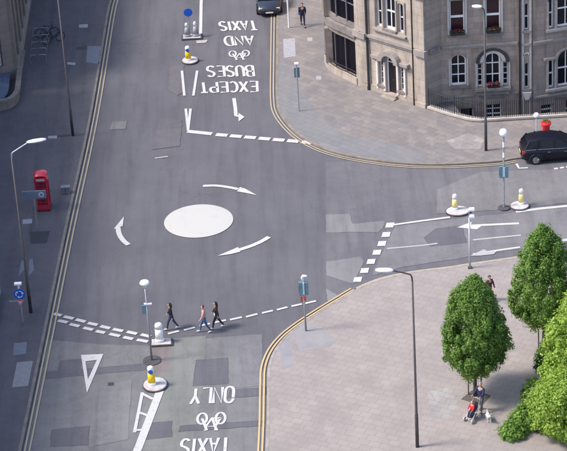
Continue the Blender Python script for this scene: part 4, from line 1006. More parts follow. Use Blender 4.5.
bm = bmesh.new(); bm.faces.new([bm.verts.new((x, -0.073, z)) for x, z in ((-0.13, zt - 0.06), (0.13, zt - 0.06), (0, zt - 0.29))]); link('white_centre', bm, mat('sign_pinkish_white', (0.62, 0.5, 0.52), 0.5), tr)
bm = bmesh.new(); box(bm, -0.05, 0.05, -0.1, 0.05, zb + 0.25, zb + 0.55); box(bm, -0.20, 0.20, -0.25, -0.02, zb + 0.55, zb + 0.66); bevel(bm, 0.02); link('sign_light', bm, M_LAMPW, t)
bm = bmesh.new(); box(bm, -0.62, -0.16, -0.06, -0.04, zt - 0.1, zt - 0.01); link('side_plate', bm, M_GPOLE, t)
# direction sign before the phone box
t = tag(empty('direction_sign', G(37.6, 229, Z_KERB)), 'blue grey finger sign with a round emblem on a thin post before the phone box', 'sign')
zb = Hz(37.6, 229, 38, 194.6)
bm = bmesh.new(); post(bm, zb + 0.1, 0.03); link('post', bm, M_GPOLE, t)
bm = bmesh.new(); box(bm, -0.62, 0.70, -0.05, -0.02, zb - 0.22, zb + 0.24); bevel(bm, 0.01); brd = link('board', bm, M_SIGNG, t)
bm = bmesh.new(); box(bm, -0.66, 0.74, -0.016, 0.0, zb - 0.26, zb + 0.28); link('border', bm, M_GPOLE, brd)
bm = bmesh.new(); disc(bm, 0.46, zb + 0.01, 0.17, -0.062, -0.052)
link('emblem', bm, mat('emblem_pale', (0.42, 0.45, 0.55), 0.5), brd)
bm = bmesh.new(); disc(bm, 0.46, zb + 0.01, 0.09, -0.068, -0.063); link('emblem_centre', bm, M_SIGNG, brd)
# small cabinet beside the kerb
t = tag(empty('utility_cabinet', G(66, 193, Z_KERB)), 'small grey cabinet between phone box and kerb', 'cabinet')
bm = bmesh.new(); box(bm, -0.25, 0.25, -0.15, 0.15, 0, 0.42); bevel(bm, 0.02); link('case', bm, M_COVERG, t)
bm = bmesh.new(); box(bm, -0.28, 0.28, -0.18, 0.18, 0.42, 0.47); bevel(bm, 0.01); link('lid', bm, M_COVERG, t)
bm = bmesh.new(); box(bm, -0.02, 0.0, -0.165, -0.15, 0.05, 0.38); link('door_seam', bm, M_BLACK, t)

# phone box
ph = tag(empty('phone_box', G(44.6, 208.5, Z_KERB), -0.04), 'red cast iron telephone kiosk with domed top on the left pavement', 'phone box')
ph.scale = (0.84, 0.84, 1.0)
bm = bmesh.new(); box(bm, -0.47, 0.47, -0.47, 0.47, 0, 0.14); bevel(bm, 0.015); pieces('plinth', bm, mat('phone_box_dark_base', (0.12, 0.01, 0.02), 0.6), ph)
bm = bmesh.new()
for sx in (-1, 1):
    for sy in (-1, 1): box(bm, sx * 0.45 - (0.09 if sx > 0 else 0), sx * 0.45 + (0.09 if sx < 0 else 0), sy * 0.45 - (0.09 if sy > 0 else 0), sy * 0.45 + (0.09 if sy < 0 else 0), 0.14, 2.0)
link('corner_posts', bm, M_RED, ph)
bm = bmesh.new(); box(bm, -0.47, 0.47, -0.47, 0.47, 2.0, 2.24); bevel(bm, 0.015); link('fascia', bm, M_RED, ph)
for k, (ax, sg) in enumerate((('y', -1), ('y', 1), ('x', -1), ('x', 1))):
    bm = bmesh.new()
    def bb(a0, a1, z0, z1, d0, d1):
        lo, hi = sorted((sg * d0, sg * d1))
        if ax == 'y': box(bm, a0, a1, lo, hi, z0, z1)
        else: box(bm, lo, hi, a0, a1, z0, z1)
    bb(-0.36, 0.36, 0.14, 0.42, 0.38, 0.42)
    bb(-0.36, 0.36, 1.93, 2.0, 0.38, 0.42)
    for x in (-0.35, -0.20, 0.20, 0.35): bb(x - 0.02, x + 0.02, 0.42, 1.93, 0.385, 0.42)
    for j in range(1, 8): bb(-0.33, 0.33, 0.42 + j * 0.189 - 0.017, 0.42 + j * 0.189 + 0.017, 0.39, 0.415)
    dd = link('door' if k == 0 else 'side_panel', bm, M_RED, ph)
    bm = bmesh.new(); bb(-0.34, 0.34, 0.43, 1.92, 0.375, 0.383); link('glass', bm, mat('phone_box_glass', (0.10, 0.015, 0.03), 0.15, spec=0.7), dd)
    bm = bmesh.new(); bb(-0.30, 0.30, 2.06, 2.18, 0.471, 0.485); link('sign_panel', bm, mat('opal_panel', (0.45, 0.40, 0.42), 0.4), ph)
bm = bmesh.new(); n = 8
grid = [[bm.verts.new((-0.47 + 0.94 * i / n, -0.47 + 0.94 * j / n, 2.24 + 0.24 * (1 - (2 * i / n - 1) ** 2) ** 0.5 * 0.6 + 0.24 * (1 - (2 * j / n - 1) ** 2) ** 0.5 * 0.6)) for j in range(n + 1)] for i in range(n + 1)]
for i in range(n):
    for j in range(n): bm.faces.new((grid[i][j], grid[i + 1][j], grid[i + 1][j + 1], grid[i][j + 1]))
link('domed_roof', bm, M_RED, ph, smooth=True)

# island lamp beacon near the white bollard
t = tag(empty('island_beacon', G(152, 361, 0.0)), 'thin grey post with flat white round lamp behind the yellow bollard', 'beacon', 'tall posts on the traffic islands')
zb = Hz(152, 361, 145, 284)
bm = bmesh.new(); tube(bm, [(0, 0, 0), (0, 0, zb - 0.25)], [0.06, 0.035], 8); link('post', bm, M_GPOLE, t, smooth=True)
bm = bmesh.new(); lathe(bm, [(0.02, zb - 0.02), (0.22, zb), (0.27, zb + 0.07), (0.22, zb + 0.16), (0.05, zb + 0.2)], 18); link('lamp_disc', bm, M_LAMPW, t, smooth=True)
bm = bmesh.new(); lathe(bm, [(0.05, zb - 0.25), (0.12, zb - 0.14), (0.12, zb - 0.02), (0.02, zb - 0.01)], 12); link('lamp_neck', bm, mat('cream', (0.6, 0.58, 0.5), 0.5), t, smooth=True)
bm = bmesh.new(); zc = Hz(152, 361, 148, 304); box(bm, -0.14, 0.28, -0.05, 0.05, zc - 0.05, zc + 0.05); bevel(bm, 0.02); link('bracket_lamp', bm, M_LAMPW, t)
bm = bmesh.new(); box(bm, -0.26, 0.02, 0.04, 0.10, zc - 0.62, zc - 0.12); bevel(bm, 0.01); link('sign_back', bm, M_TEAL, t)
bm = bmesh.new(); lathe(bm, [(0.5, 0.0), (0.5, 0.045), (0.42, 0.06)], 20); link('base', bm, M_ISLD, t)

# signal-like sign at the plaza corner
t = tag(empty('crossing_signal', G(306, 331, Z_KERB)), 'grey post with hooded white lamp and teal sign housings at the plaza corner', 'signal post')
zb = Hz(306, 331, 303, 276)
bm = bmesh.new(); tube(bm, [(0, 0, 0), (0, 0, zb - 0.3)], [0.055, 0.04], 8); link('post', bm, M_GPOLE, t, smooth=True)
bm = bmesh.new(); tube(bm, [(0, 0, zb - 0.35), (-0.05, 0, zb - 0.1), (0.0, -0.05, zb + 0.02), (0.22, -0.1, zb + 0.03)], [0.06, 0.075, 0.08, 0.06], 8); link('lamp_hood', bm, M_LAMPW, t, smooth=True)
for sx in (-1, 1):
    bm = bmesh.new(); box(bm, sx * 0.15 - 0.10, sx * 0.15 + 0.10, -0.10, 0.08, zb - 1.15, zb - 0.35); bevel(bm, 0.03); link('sign_housing', bm, M_TEAL, t)
bm = bmesh.new(); box(bm, -0.05, 0.05, -0.12, 0.05, zb - 1.10, zb - 0.38); bevel(bm, 0.01); link('housing_bracket', bm, mat('pale_blue_trim', (0.45, 0.55, 0.62), 0.4), t)
bm = bmesh.new(); box(bm, -0.19, -0.08, -0.12, -0.10, zb - 1.52, zb - 1.20); box(bm, 0.0, 0.10, -0.12, -0.10, zb - 1.50, zb - 1.20); link('red_plate', bm, mat('sign_red', (0.45, 0.05, 0.04), 0.5), t)
# sign post upper pavement
t = tag(empty('sign_post', G(299, 111, Z_KERB)), 'thin grey post with blue green sign backs on the upper pavement corner', 'sign post')
zb = Hz(299, 111, 295.5, 64.5)
bm = bmesh.new(); post(bm, zb, 0.04); link('post', bm, M_GPOLE, t)
bm = bmesh.new(); box(bm, -0.18, 0.18, 0.045, 0.07, zb - 0.95, zb - 0.25); bevel(bm, 0.01); link('sign_plate', bm, mat('sign_slate_teal', (0.12, 0.19, 0.25), 0.5, var=0.15, scale=9), t)
bm = bmesh.new(); lamp_hood(bm, zb, 0.0, 0.14); link('sign_light', bm, M_LAMPW, t)
t = tag(empty('sign_post', G(289, 27.5, Z_KERB)), 'white post by the kerb at the very top of the street', 'sign post')
bm = bmesh.new(); post(bm, 2.6, 0.055); link('post', bm, M_BWH, t)
bm = bmesh.new(); box(bm, -0.28, 0.28, 0.06, 0.085, 1.9, 2.5); bevel(bm, 0.01); link('sign_plate', bm, M_GPOLE, t)
# twin sign lights post in the right arm
t = tag(empty('sign_post', G(470, 268, Z_KERB)), 'pale grey post with two white sign lights at the plaza kerb', 'sign post')
zb = Hz(470, 268, 472, 217.5)
bm = bmesh.new(); tube(bm, [(0, 0, 0), (0, 0, zb)], [0.06, 0.045], 8); link('post', bm, mat('pale_post', (0.48, 0.47, 0.52), 0.45, var=0.1, scale=3), t, smooth=True)
for z in (zb - 0.02, zb + 0.42):
    bm = bmesh.new(); box(bm, -0.02, 0.30, -0.12, 0.12, z, z + 0.17); bevel(bm, 0.04); link('sign_light', bm, M_LAMPW, t)
bm = bmesh.new(); box(bm, -0.03, 0.03, -0.03, 0.03, zb, zb + 0.46); link('bracket', bm, M_GPOLE, t)
bm = bmesh.new(); box(bm, -0.12, 0.12, -0.12, 0.12, 0, 0.05); link('base', bm, M_ISLD, t)
# banded beacon
t = tag(empty('belisha_beacon', G(504, 208.5, 0.0)), 'banded post with a white globe between two white and yellow bollards', 'beacon', 'tall posts on the traffic islands')
zb = Hz(504, 208.5, 504.6, 132.6)
bm = bmesh.new(); lathe(bm, [(0.03, zb - 0.25), (0.16, zb - 0.19), (0.235, zb - 0.06), (0.24, zb + 0.06), (0.17, zb + 0.19), (0.05, zb + 0.25)], 20); link('globe', bm, M_LAMPW, t, smooth=True)
for k in range(14):
    z0 = (zb - 0.25) * k / 14; z1 = (zb - 0.25) * (k + 1) / 14; bm = bmesh.new()
    r_ = 0.055; tube(bm, [(0, 0, z0), (0, 0, z1)], r_, 10)
    top4 = k >= 10
    link('post_band', bm, (M_LAMPW if k % 2 == 0 else M_GPOLE) if top4 else M_GPOLE, t, smooth=False)
zs = Hz(504, 208.5, 504.4, 171.5)
for sx in (-1, 1):
    bm = bmesh.new(); box(bm, sx * 0.17 - 0.10, sx * 0.17 + 0.10, -0.09, 0.06, zs - 0.38, zs + 0.36); bevel(bm, 0.03); link('sign_housing', bm, M_TEAL, t)
bm = bmesh.new(); box(bm, -0.07, 0.07, -0.10, -0.06, zs - 0.3, zs + 0.3); link('bracket', bm, mat('pale_blue_trim', (0, 0, 0)), t)
bm = bmesh.new(); lathe(bm, [(0.36, 0.0), (0.36, 0.08), (0.28, 0.11)], 20); link('base', bm, M_ISLD, t)
# meter/post by the car
t = tag(empty('ticket_post', G(536.4, 134, Z_KERB)), 'thin pale post with a round white head by the railing behind the black car', 'post')
zb = Hz(536.4, 134, 537, 116)
bm = bmesh.new(); post(bm, zb, 0.035); link('post', bm, mat('pale_post', (0, 0, 0)), t)
bm = bmesh.new(); lathe(bm, [(0.08, zb - 0.08), (0.18, zb - 0.02), (0.19, zb + 0.10), (0.12, zb + 0.2), (0.02, zb + 0.22)], 14); link('head', bm, M_LAMPW, t, smooth=True)
# keep-left post on the top island
t = tag(empty('island_sign', G(190, 36, 0.08)), 'slim sign post with a blue disc between the two grey bollards on the far island', 'road sign')
zb = Hz(190, 36, 189, 12)
bm = bmesh.new(); post(bm, zb + 0.2, 0.035); link('post', bm, M_GPOLE, t)
bm = bmesh.new(); disc(bm, 0, zb, 0.30, -0.07, -0.045); link('blue_disc', bm, M_BLUE, t)

# ================================================================== BOLLARDS AND ISLANDS
def island(px, sx, sy, label, square=False, z=0.13, m=M_ISL):
    p = G(*px, 0); t = empty('traffic_island', p, 0)
    bm = bmesh.new()
    if square: box(bm, -sx, sx, -sy, sy, 0, z - 0.02); bevel(bm, 0.03)
    else: lathe(bm, [(1.0, 0.0), (1.0, z - 0.03), (0.94, z - 0.015)], 28, sx=sx, sy=sy)
    link('kerb_edge', bm, M_ISLD, t)
    bm = bmesh.new()
    if square: box(bm, -sx * 0.84, sx * 0.84, -sy * 0.84, sy * 0.84, z - 0.02, z); bevel(bm, 0.008)
    else: lathe(bm, [(0.93, z - 0.016), (0.90, z + 0.01), (0.5, z + 0.04)], 28, sx=sx, sy=sy)
    link('island_top', bm, m, t)
    tag(t, label, 'traffic island', 'traffic islands'); return p
def bollard(px, col, label, h=1.0, w=0.19, top=M_BWH, z=0.15, taper=0.85, dark=False):
    t = empty('bollard', G(*px, 0) + Vector((0, 0, z)))
    bm = bmesh.new(); lathe(bm, [(w * 1.15, 0), (w * 1.15, 0.12), (w, 0.15)], 16, sy=0.8); link('base', bm, M_BWH if not dark else M_BGREY, t)
    bm = bmesh.new(); lathe(bm, [(w, 0.15), (w * (1 + taper) / 2 * 1.02, 0.45), (w * taper, h * 0.68)], 16, sy=0.8); link('body', bm, col, t, smooth=True)
    bm = bmesh.new(); lathe(bm, [(w * taper, h * 0.68), (w * taper, h * 0.88), (w * taper * 0.8, h * 0.96), (w * 0.3, h)], 16, sy=0.8); link('cap', bm, top, t, smooth=True)
    if col is M_BYEL: bm = bmesh.new(); disc(bm, 0, h * 0.74, w * 0.62, -w * 0.80, -w * 0.72, 16); link('blue_disc', bm, M_BLUE if not dark and col is M_BYEL else (M_BWH if not dark else M_BGREY), t)
    tag(t, label, 'bollard', 'bollards on the traffic islands'); return t
def band_island(px0, w): pass
island((155.3, 386), 0.66, 0.72, 'round concrete traffic island under the near yellow bollard with blue disc'); bollard((152.2, 387), M_BYEL, 'yellow bollard with white cap and blue disc at the head of the hatched taper', h=1.15, w=0.20)
island((161.4, 343.6), 0.62, 0.36, 'square dark edged traffic island at the end of the double dashed line', square=True); bollard((160, 343), M_BWH, 'plain white bollard beside the dashed line near the people crossing', h=1.12, w=0.22, taper=0.95)
island((458, 212.3), 0.74, 0.6, 'oval pale island left of the banded beacon'); bollard((455, 211.5), M_BYEP, 'pale yellow and white bollard to the left of the banded beacon', h=1.02, w=0.17)
island((519.6, 207), 0.58, 0.55, 'round pale island right of the banded beacon'); bollard((521.3, 206.2), M_BYEP, 'pale yellow and white bollard to the right of the banded beacon', h=1.02, w=0.17)
island((190.2, 61.4), 0.58, 0.62, 'oval pale island below the orange yellow bollard in the top street'); bollard((188.5, 62), M_BYEL, 'orange yellow bollard with white cap in the middle of the top street', h=1.05, w=0.20)
island((192, 37.6), 0.72, 0.42, 'wide island carrying two grey bollards at the top of the street', square=True)
bollard((187.4, 38), M_BGREY, 'grey cone bollard, left one of the pair on the far island', h=1.0, w=0.20, top=M_BWH, taper=0.55, dark=True)
bollard((195.8, 37.4), M_BGREY, 'grey cone bollard, right one of the pair on the far island', h=1.05, w=0.22, top=M_BWH, taper=0.5, dark=True)
for px, m in (((202, 42), M_WHITE_W),):
    poly_mark('faint_line_marking', [[(196, 41), (208, 40.2), (206, 43), (197, 43.6)]], M_WHITE_W)

# red planter
t = tag(empty('red_planter', G(546, 138.5, Z_KERB)), 'tapering bright red planter with green plants behind the black car', 'planter')
bm = bmesh.new(); lathe(bm, [(0.17, 0), (0.19, 0.05), (0.25, 0.92), (0.32, 1.02), (0.32, 1.14), (0.26, 1.14)], 20); link('pot', bm, M_REDP, t, smooth=True)
leaves('plants', t, [(Vector((RNG.normal(0, .09), RNG.normal(0, .09), 1.18 + abs(RNG.normal(0, .05)))), 0.05) for _ in range(18)], 8, 0.06, L_DEEP)

# ================================================================== CARS
def car(loc, rz, paint, label, rear_only=False):
    t = empty('parked_car', loc, rz)      # +x is the front
    L, Wd = 4.15, 0.90
    # lower body: stations (x, half width, sill z, belt z)
    st = [(-2.06, .66, .42, .80), (-2.02, .78, .32, .92), (-1.85, .86, .26, .98), (-1.2, .90, .22, .99), (-.3, .905, .21, .97), (.6, .90, .21, .94), (1.15, .885, .22, .90), (1.7, .85, .24, .80), (1.98, .76, .28, .70), (2.08, .60, .36, .60)]
    bm = bmesh.new(); rings = []
    for x, hw, zs_, zb_ in st:
        half = [(hw * .80, zs_), (hw * .97, zs_ + .05), (hw, zs_ + (zb_ - zs_) * .35), (hw * .985, zs_ + (zb_ - zs_) * .72), (hw * .93, zb_ - .03), (hw * .86, zb_)]
        ring = [(-y, z) for y, z in half][::-1][::-1]
        pts = [(y, z) for y, z in half] + [(-y, z) for y, z in half[::-1]]
        rings.append([bm.verts.new((x, y, z)) for y, z in pts])
    n = len(rings[0])
    for a, b in zip(rings, rings[1:]):
        for k in range(n): bm.faces.new((a[k], a[(k + 1) % n], b[(k + 1) % n], b[k]))
    bm.faces.new(rings[0]); bm.faces.new(rings[-1][::-1]); link('body', bm, paint, t, smooth=True)
    # greenhouse
    bm = bmesh.new()
    g = [(-1.93, .95, .78), (-1.62, 1.44, .60), (-.9, 1.53, .64), (-.1, 1.52, .65), (.42, 1.42, .62), (1.12, .93, .76)]
    base = [(-1.93, .95, .78), (-1.62, .975, .80), (-.9, .98, .82), (-.1, .965, .82), (.42, .95, .815), (1.12, .915, .76)]
    tp = [[bm.verts.new((x, s * w_, z)) for x, z, w_ in g] for s in (-1, 1)]; bs = [[bm.verts.new((x, s * w_, z - .02)) for x, z, w_ in base] for s in (-1, 1)]
    for i in range(1, 5):
        for s in (0, 1):
            if i < 5 and i + 1 < 6: bm.faces.new((bs[s][i], bs[s][i + 1], tp[s][i + 1], tp[s][i])).material_index = 0
    for s in (0, 1): bm.faces.new((bs[s][0], bs[s][1], tp[s][1]))
    for i in range(0, 5):
        f = bm.faces.new((tp[0][i], tp[0][i + 1], tp[1][i + 1], tp[1][i]))
    link('cabin', bm, mat('car_glass', (0.006, 0.007, 0.012), 0.15, spec=0.3), t)
    bm = bmesh.new()
    rf = [(-1.74, 1.32, .64), (-1.60, 1.47, .615), (-.9, 1.555, .655), (-.1, 1.545, .665), (.36, 1.465, .64), (.44, 1.42, .635)]
    nn = 6; gr = []
    for x, z, w_ in rf: gr.append([bm.verts.new((x, w_ * (2 * j / nn - 1), z + 0.035 * (1 - (2 * j / nn - 1) ** 2) - (0.05 if j in (0, nn) else 0))) for j in range(nn + 1)])
    for a, b in zip(gr, gr[1:]):
        for j in range(nn): bm.faces.new((a[j], b[j], b[j + 1], a[j + 1]))
    link('roof', bm, paint, t, smooth=True)
    bm = bmesh.new()
    for s in (-1, 1):
        tube(bm, [(-1.95, s * .77, .95), (-1.64, s * .61, 1.44), ], .05, 6)
        tube(bm, [(-1.20, s * .815, .97), (-1.12, s * .64, 1.52)], .05, 6); tube(bm, [(-.12, s * .82, .96), (-.16, s * .66, 1.52)], .03, 6)
        tube(bm, [(1.12, s * .77, .92), (.40, s * .635, 1.44)], .035, 6)
    pieces('pillar', bm, paint, t)
    bm = bmesh.new()
    for s in (-1, 1): tube(bm, [(-1.9, s * .80, .985), (-.9, s * .838, 1.0), (.4, s * .83, .97), (1.1, s * .77, .93)], .014, 5)
    link('window_trim', bm, mat('car_chrome', (0.5, 0.5, 0.55), 0.2, 0.9), t)
    for x in (-1.28, 1.28):
        for s in (-1, 1):
            wh = bpy.data.objects.new('wheel', None); COL.objects.link(wh); wh.parent = t; wh.location = (x, s * .80, .31)
            bm = bmesh.new(); lathe(bm, [(.20, -.10), (.30, -.11), (.33, -.06), (.33, .06), (.30, .11), (.20, .10)], 24); bmesh.ops.rotate(bm, verts=bm.verts, cent=(0, 0, 0), matrix=Matrix.Rotation(PI / 2, 3, 'X')); link('tyre', bm, mat('tyre_rubber', (0.015, 0.015, 0.017), 0.85), wh, smooth=False)
            bm = bmesh.new()
            lathe(bm, [(.205, -.112), (.20, -.118), (.05, -.10), (.05, .10), (.20, .118), (.205, .112)], 20)
            bmesh.ops.rotate(bm, verts=bm.verts, cent=(0, 0, 0), matrix=Matrix.Rotation(PI / 2, 3, 'X')); rim = link('rim', bm, mat('alloy_rim', (0.30, 0.30, 0.33), 0.35, 0.7), wh)
            bm = bmesh.new()
            for k in range(5):
                a = 2 * PI * k / 5 + .3; tube(bm, [(.06 * math.cos(a), s * .125, .06 * math.sin(a)), (.19 * math.cos(a), s * .125, .19 * math.sin(a))], .022, 5)
            link('spokes', bm, mat('alloy_rim', (0, 0, 0)), wh)
    bm = bmesh.new()
    for x in (-1.28, 1.28):
        for s in (-1, 1):
            pts = [(x + .41 * math.cos(PI * k / 10), s * .90, .31 + .41 * math.sin(PI * k / 10)) for k in range(11)]; tube(bm, pts, .03, 5)
    link('wheel_arch', bm, mat('black_plastic', (0.02, 0.02, 0.022), 0.7), t)
    for s in (-1, 1):
        bm = bmesh.new(); box(bm, -2.07, -1.84, s * .70 - .10, s * .70 + .10, .70, .90); bevel(bm, .03); link('tail_light', bm, mat('tail_red', (0.50, 0.01, 0.02), 0.2, coat=.5), t)
        bm = bmesh.new(); box(bm, 1.84, 2.02, s * .62 - .13, s * .62 + .13, .56, .70); bevel(bm, .03); link('headlight', bm, mat('headlight_glass', (0.6, 0.62, 0.66), 0.1, coat=.5), t)
        bm = bmesh.new(); box(bm, .74, .90, s * .98 - .09, s * .98 + .09, .93, 1.06); bevel(bm, .03); link('mirror', bm, paint, t)
        bm = bmesh.new(); box(bm, -.55, -.40, s * .912 - .012, s * .912 + .012, .80, .83); box(bm, .45, .60, s * .912 - .012, s * .912 + .012, .78, .81); link('door_handle', bm, mat('car_chrome', (0, 0, 0)), t)
    bm = bmesh.new(); box(bm, -2.12, -1.95, -.72, .72, .34, .52); bevel(bm, .04); box(bm, 1.96, 2.12, -.62, .62, .30, .46); pieces('bumper', bm, mat('black_plastic', (0, 0, 0)), t)
    bm = bmesh.new(); box(bm, 2.05, 2.095, -.42, .42, .48, .56); link('grille', bm, mat('black_plastic', (0, 0, 0)), t)
    bm = bmesh.new(); box(bm, 2.12, 2.13, -.26, .26, .34, .45); link('number_plate', bm, M_SIGNW, t)
    bm = bmesh.new(); box(bm, -2.14, -2.125, -.26, .26, .56, .67); link('number_plate', bm, M_BYEP, t)
    tag(t, label, 'car', 'cars'); return t
PAINTB = mat('car_paint_black', (0.005, 0.005, 0.013), 0.35, coat=0.08, spec=0.3)
p = G(524, 166.5); car(Vector((p.x + 2.0, p.y + 1.05, 0)), 0.03, PAINTB, 'black hatchback parked at the kerb in front of the railings at the right edge')
p = G(270.5, 17.5); car(Vector((p.x - 0.05, p.y + 2.1, 0)), -PI / 2, mat('car_paint_navy', (0.010, 0.012, 0.022), 0.22, coat=0.8, spec=0.6), 'dark car facing the junction, cut by the top edge beside the upper kerb')

# ================================================================== BICYCLES AND STANDS
M_STAND = mat('stand_steel', (0.30, 0.29, 0.34), 0.4, 0.4)
def stand(px, label, w=0.55):
    p = G(*px, Z_KERB); bm = bmesh.new()
    tube(bm, smooth_line([Vector(q) for q in ((-w, 0, 0), (-w, 0, .62), (-w + .14, 0, .76), (w - .14, 0, .76), (w, 0, .62), (w, 0, 0))], 4), 0.028, 6)
    o = link('bicycle_stand', bm, M_STAND, loc=p, smooth=True); tag(o, label, 'bicycle stand', 'bicycle stands'); return o
for i, ((x, y), lb) in enumerate((((41, 38), 'steel hoop bicycle stand, uppermost of the row'), ((40.6, 45), 'steel hoop bicycle stand second from the top of the row'), ((40, 52), 'steel hoop bicycle stand in the middle of the empty row'), ((39.4, 58.4), 'steel hoop bicycle stand last but one at the lower end'), ((38.8, 65), 'steel hoop bicycle stand at the lower end of the row'))): stand((x, y), lb)
def bicycle(px, rz, label, m):
    t = empty('bicycle', G(*px, Z_KERB), rz); R_ = 0.34
    for x in (-0.52, 0.52):
        w_ = bpy.data.objects.new('wheel', None); COL.objects.link(w_); w_.parent = t; w_.location = (x, 0, R_)
        bm = bmesh.new(); N = 24
        for k in range(N):
            a0, a1 = 2 * PI * k / N, 2 * PI * (k + 1) / N; tube(bm, [(R_ * math.cos(a0), 0, R_ * math.sin(a0)), (R_ * math.cos(a1), 0, R_ * math.sin(a1))], .026, 5, False)
        link('tyre', bm, mat('tyre_rubber', (0, 0, 0)), w_)
        bm = bmesh.new()
        for k in range(8):
            a = PI * k / 8; tube(bm, [(-R_ * math.cos(a), 0, -R_ * math.sin(a)), (R_ * math.cos(a), 0, R_ * math.sin(a))], .004, 4)
        link('spokes', bm, M_GPOLE, w_)
    bm = bmesh.new()
    for a, b in (((-.52, 0, R_), (-.16, 0, .80)), ((-.52, 0, R_), (-.06, 0, .28)), ((-.06, 0, .28), (-.18, 0, .88)), ((-.06, 0, .28), (.38, 0, .78)), ((-.16, 0, .78), (.37, 0, .86)), ((.36, 0, .95), (.52, 0, R_))): tube(bm, [a, b], .02, 6)
    link('frame', bm, m, t)
    bm = bmesh.new(); tube(bm, [(.30, -.26, .98), (.40, -.18, 1.0), (.36, 0, .97), (.40, .18, 1.0), (.30, .26, .98)], .016, 6); link('handlebar', bm, M_BLACK, t)
    bm = bmesh.new(); box(bm, -.32, -.06, -.07, .07, .88, .93); bevel(bm, .02); link('saddle', bm, M_BLACK, t)
    bm = bmesh.new(); tube(bm, [(-.06, -.14, .14), (-.06, -.09, .28), (-.06, .09, .28), (-.06, .14, .42)], .014, 5); link('cranks', bm, M_BLACK, t)
    tag(t, label, 'bicycle', 'parked bicycles'); return t
bicycle((48, 37), 0.1, 'black bicycle leaning side on at the uppermost stand', M_BLACK)
bicycle((54, 42.5), 0.5, 'dark bicycle standing a little nearer the lamp post than the other', mat('bike_navy', (0.02, 0.025, 0.06), 0.4))

# ================================================================== TREES
def tree(base, h, z0, R_, m, label, clumps=420, per=62, leaf=0.085, trunk=0.09, sig=0.15, prof=None, up=0.7, lean=(0, 0), z=Z_KERB, name='street_tree', rag=1.0):
    b = base if isinstance(base, Vector) else G(*base, z)
    t = empty(name, b)
    bm = bmesh.new(); hc = h - z0
    tube(bm, [(0, 0, -0.1), (0.02, 0.01, z0 * 0.6), (lean[0] * .3, lean[1] * .3, z0 + hc * 0.25), (lean[0] * .7, lean[1] * .7, z0 + hc * 0.6), (lean[0], lean[1], h - 0.5)], [trunk * 1.25, trunk, trunk * .8, trunk * .5, 0.015], 10)
    for k in range(16):
        a = k * 2.4; s0 = z0 + hc * (0.03 + 0.045 * k); rr_ = R_ * (0.85 - 0.03 * k); f = (s0 - z0) / hc
        tube(bm, [(lean[0] * f, lean[1] * f, s0), (lean[0] * f + rr_ * .5 * math.cos(a), lean[1] * f + rr_ * .5 * math.sin(a), s0 + hc * .10), (lean[0] * f + rr_ * .85 * math.cos(a), lean[1] * f + rr_ * .85 * math.sin(a), s0 + hc * .2)], [trunk * .4, trunk * .25, .008], 6)
    link('trunk', bm, M_BARK, t, smooth=True)
    prof = prof or (lambda u: (math.sin(PI * min(1, max(0, u)) ** 0.72) ** 0.75))
    cl = []; ph_ = [random.uniform(0, 6.3) for _ in range(6)]
    for k in range(clumps):
        u = random.random() ** 0.9; a = random.uniform(0, 2 * PI)
        lump = 1 + 0.07 * rag * math.sin(3 * a + ph_[0] + 5 * u) + 0.06 * rag * math.sin(5 * a + ph_[1] - 9 * u) + 0.045 * rag * math.sin(9 * a + ph_[2] + 17 * u)
        r = R_ * prof(u) * lump * (1 - 0.55 * random.random() ** 1.8)
        cl.append((Vector((lean[0] * u + r * math.cos(a), lean[1] * u + r * math.sin(a), z0 + hc * u + random.uniform(-.1, .1))), sig * random.uniform(.7, 1.25)))
    for k in range(int(clumps * .12)):
        u = random.uniform(.05, .98); a = random.uniform(0, 2 * PI); r = R_ * prof(u) * random.uniform(1.0, 1.08 + .06 * rag)
        cl.append((Vector((lean[0] * u + r * math.cos(a), lean[1] * u + r * math.sin(a), z0 + hc * u)), sig * .55))
    leaves('crown', t, cl, per, leaf, m, up=up, centre=(lean[0] * .4, lean[1] * .4, z0 + hc * .35))
    tag(t, label, 'tree', 'trees at the plaza'); return t
egg = lambda u: max(0.02, math.sin(PI * min(1, max(0, u)) ** 0.76)) ** 0.56 * (1.0 - 0.16 * u)
tree((475, 395.5), 6.75, 1.5, 1.62, L_DEEP, 'egg shaped green street tree with two stakes, behind the man in the blue jacket', clumps=430, per=135, leaf=0.062, sig=0.155, prof=egg, rag=1.5)
tree((543.5, 351), 7.15, 1.6, 1.66, L_DEEP, 'taller egg shaped green street tree standing to the right beside the lime foliage', clumps=430, per=135, leaf=0.062, sig=0.155, prof=egg, rag=1.5)
rnd = lambda u: max(0.02, math.sin(PI * min(1, max(0, u)))) ** 0.55
tree(Vector((15.0, 95.6, 0.1)), 6.4, 0.3, 2.2, L_LIME, 'large loose bright green tree filling the lower right corner', clumps=430, per=150, leaf=0.075, sig=0.27, prof=rnd, up=0.1, trunk=0.12, name='broadleaf_tree', rag=2.6)
tree(Vector((16.2, 98.6, 0.1)), 6.2, 0.4, 2.0, L_LIME, 'bright green tree at the right edge beside the trunk of the taller street tree', clumps=360, per=150, leaf=0.075, sig=0.27, prof=rnd, up=0.1, trunk=0.11, name='broadleaf_tree', rag=2.6)
tree(Vector((13.3, 93.3, 0.1)), 3.4, 0.2, 1.6, L_LIME, 'low spreading green tree at the bottom edge in front of the brighter crowns', clumps=240, per=130, leaf=0.07, sig=0.26, prof=rnd, up=0.1, trunk=0.07, name='broadleaf_tree', rag=2.6)
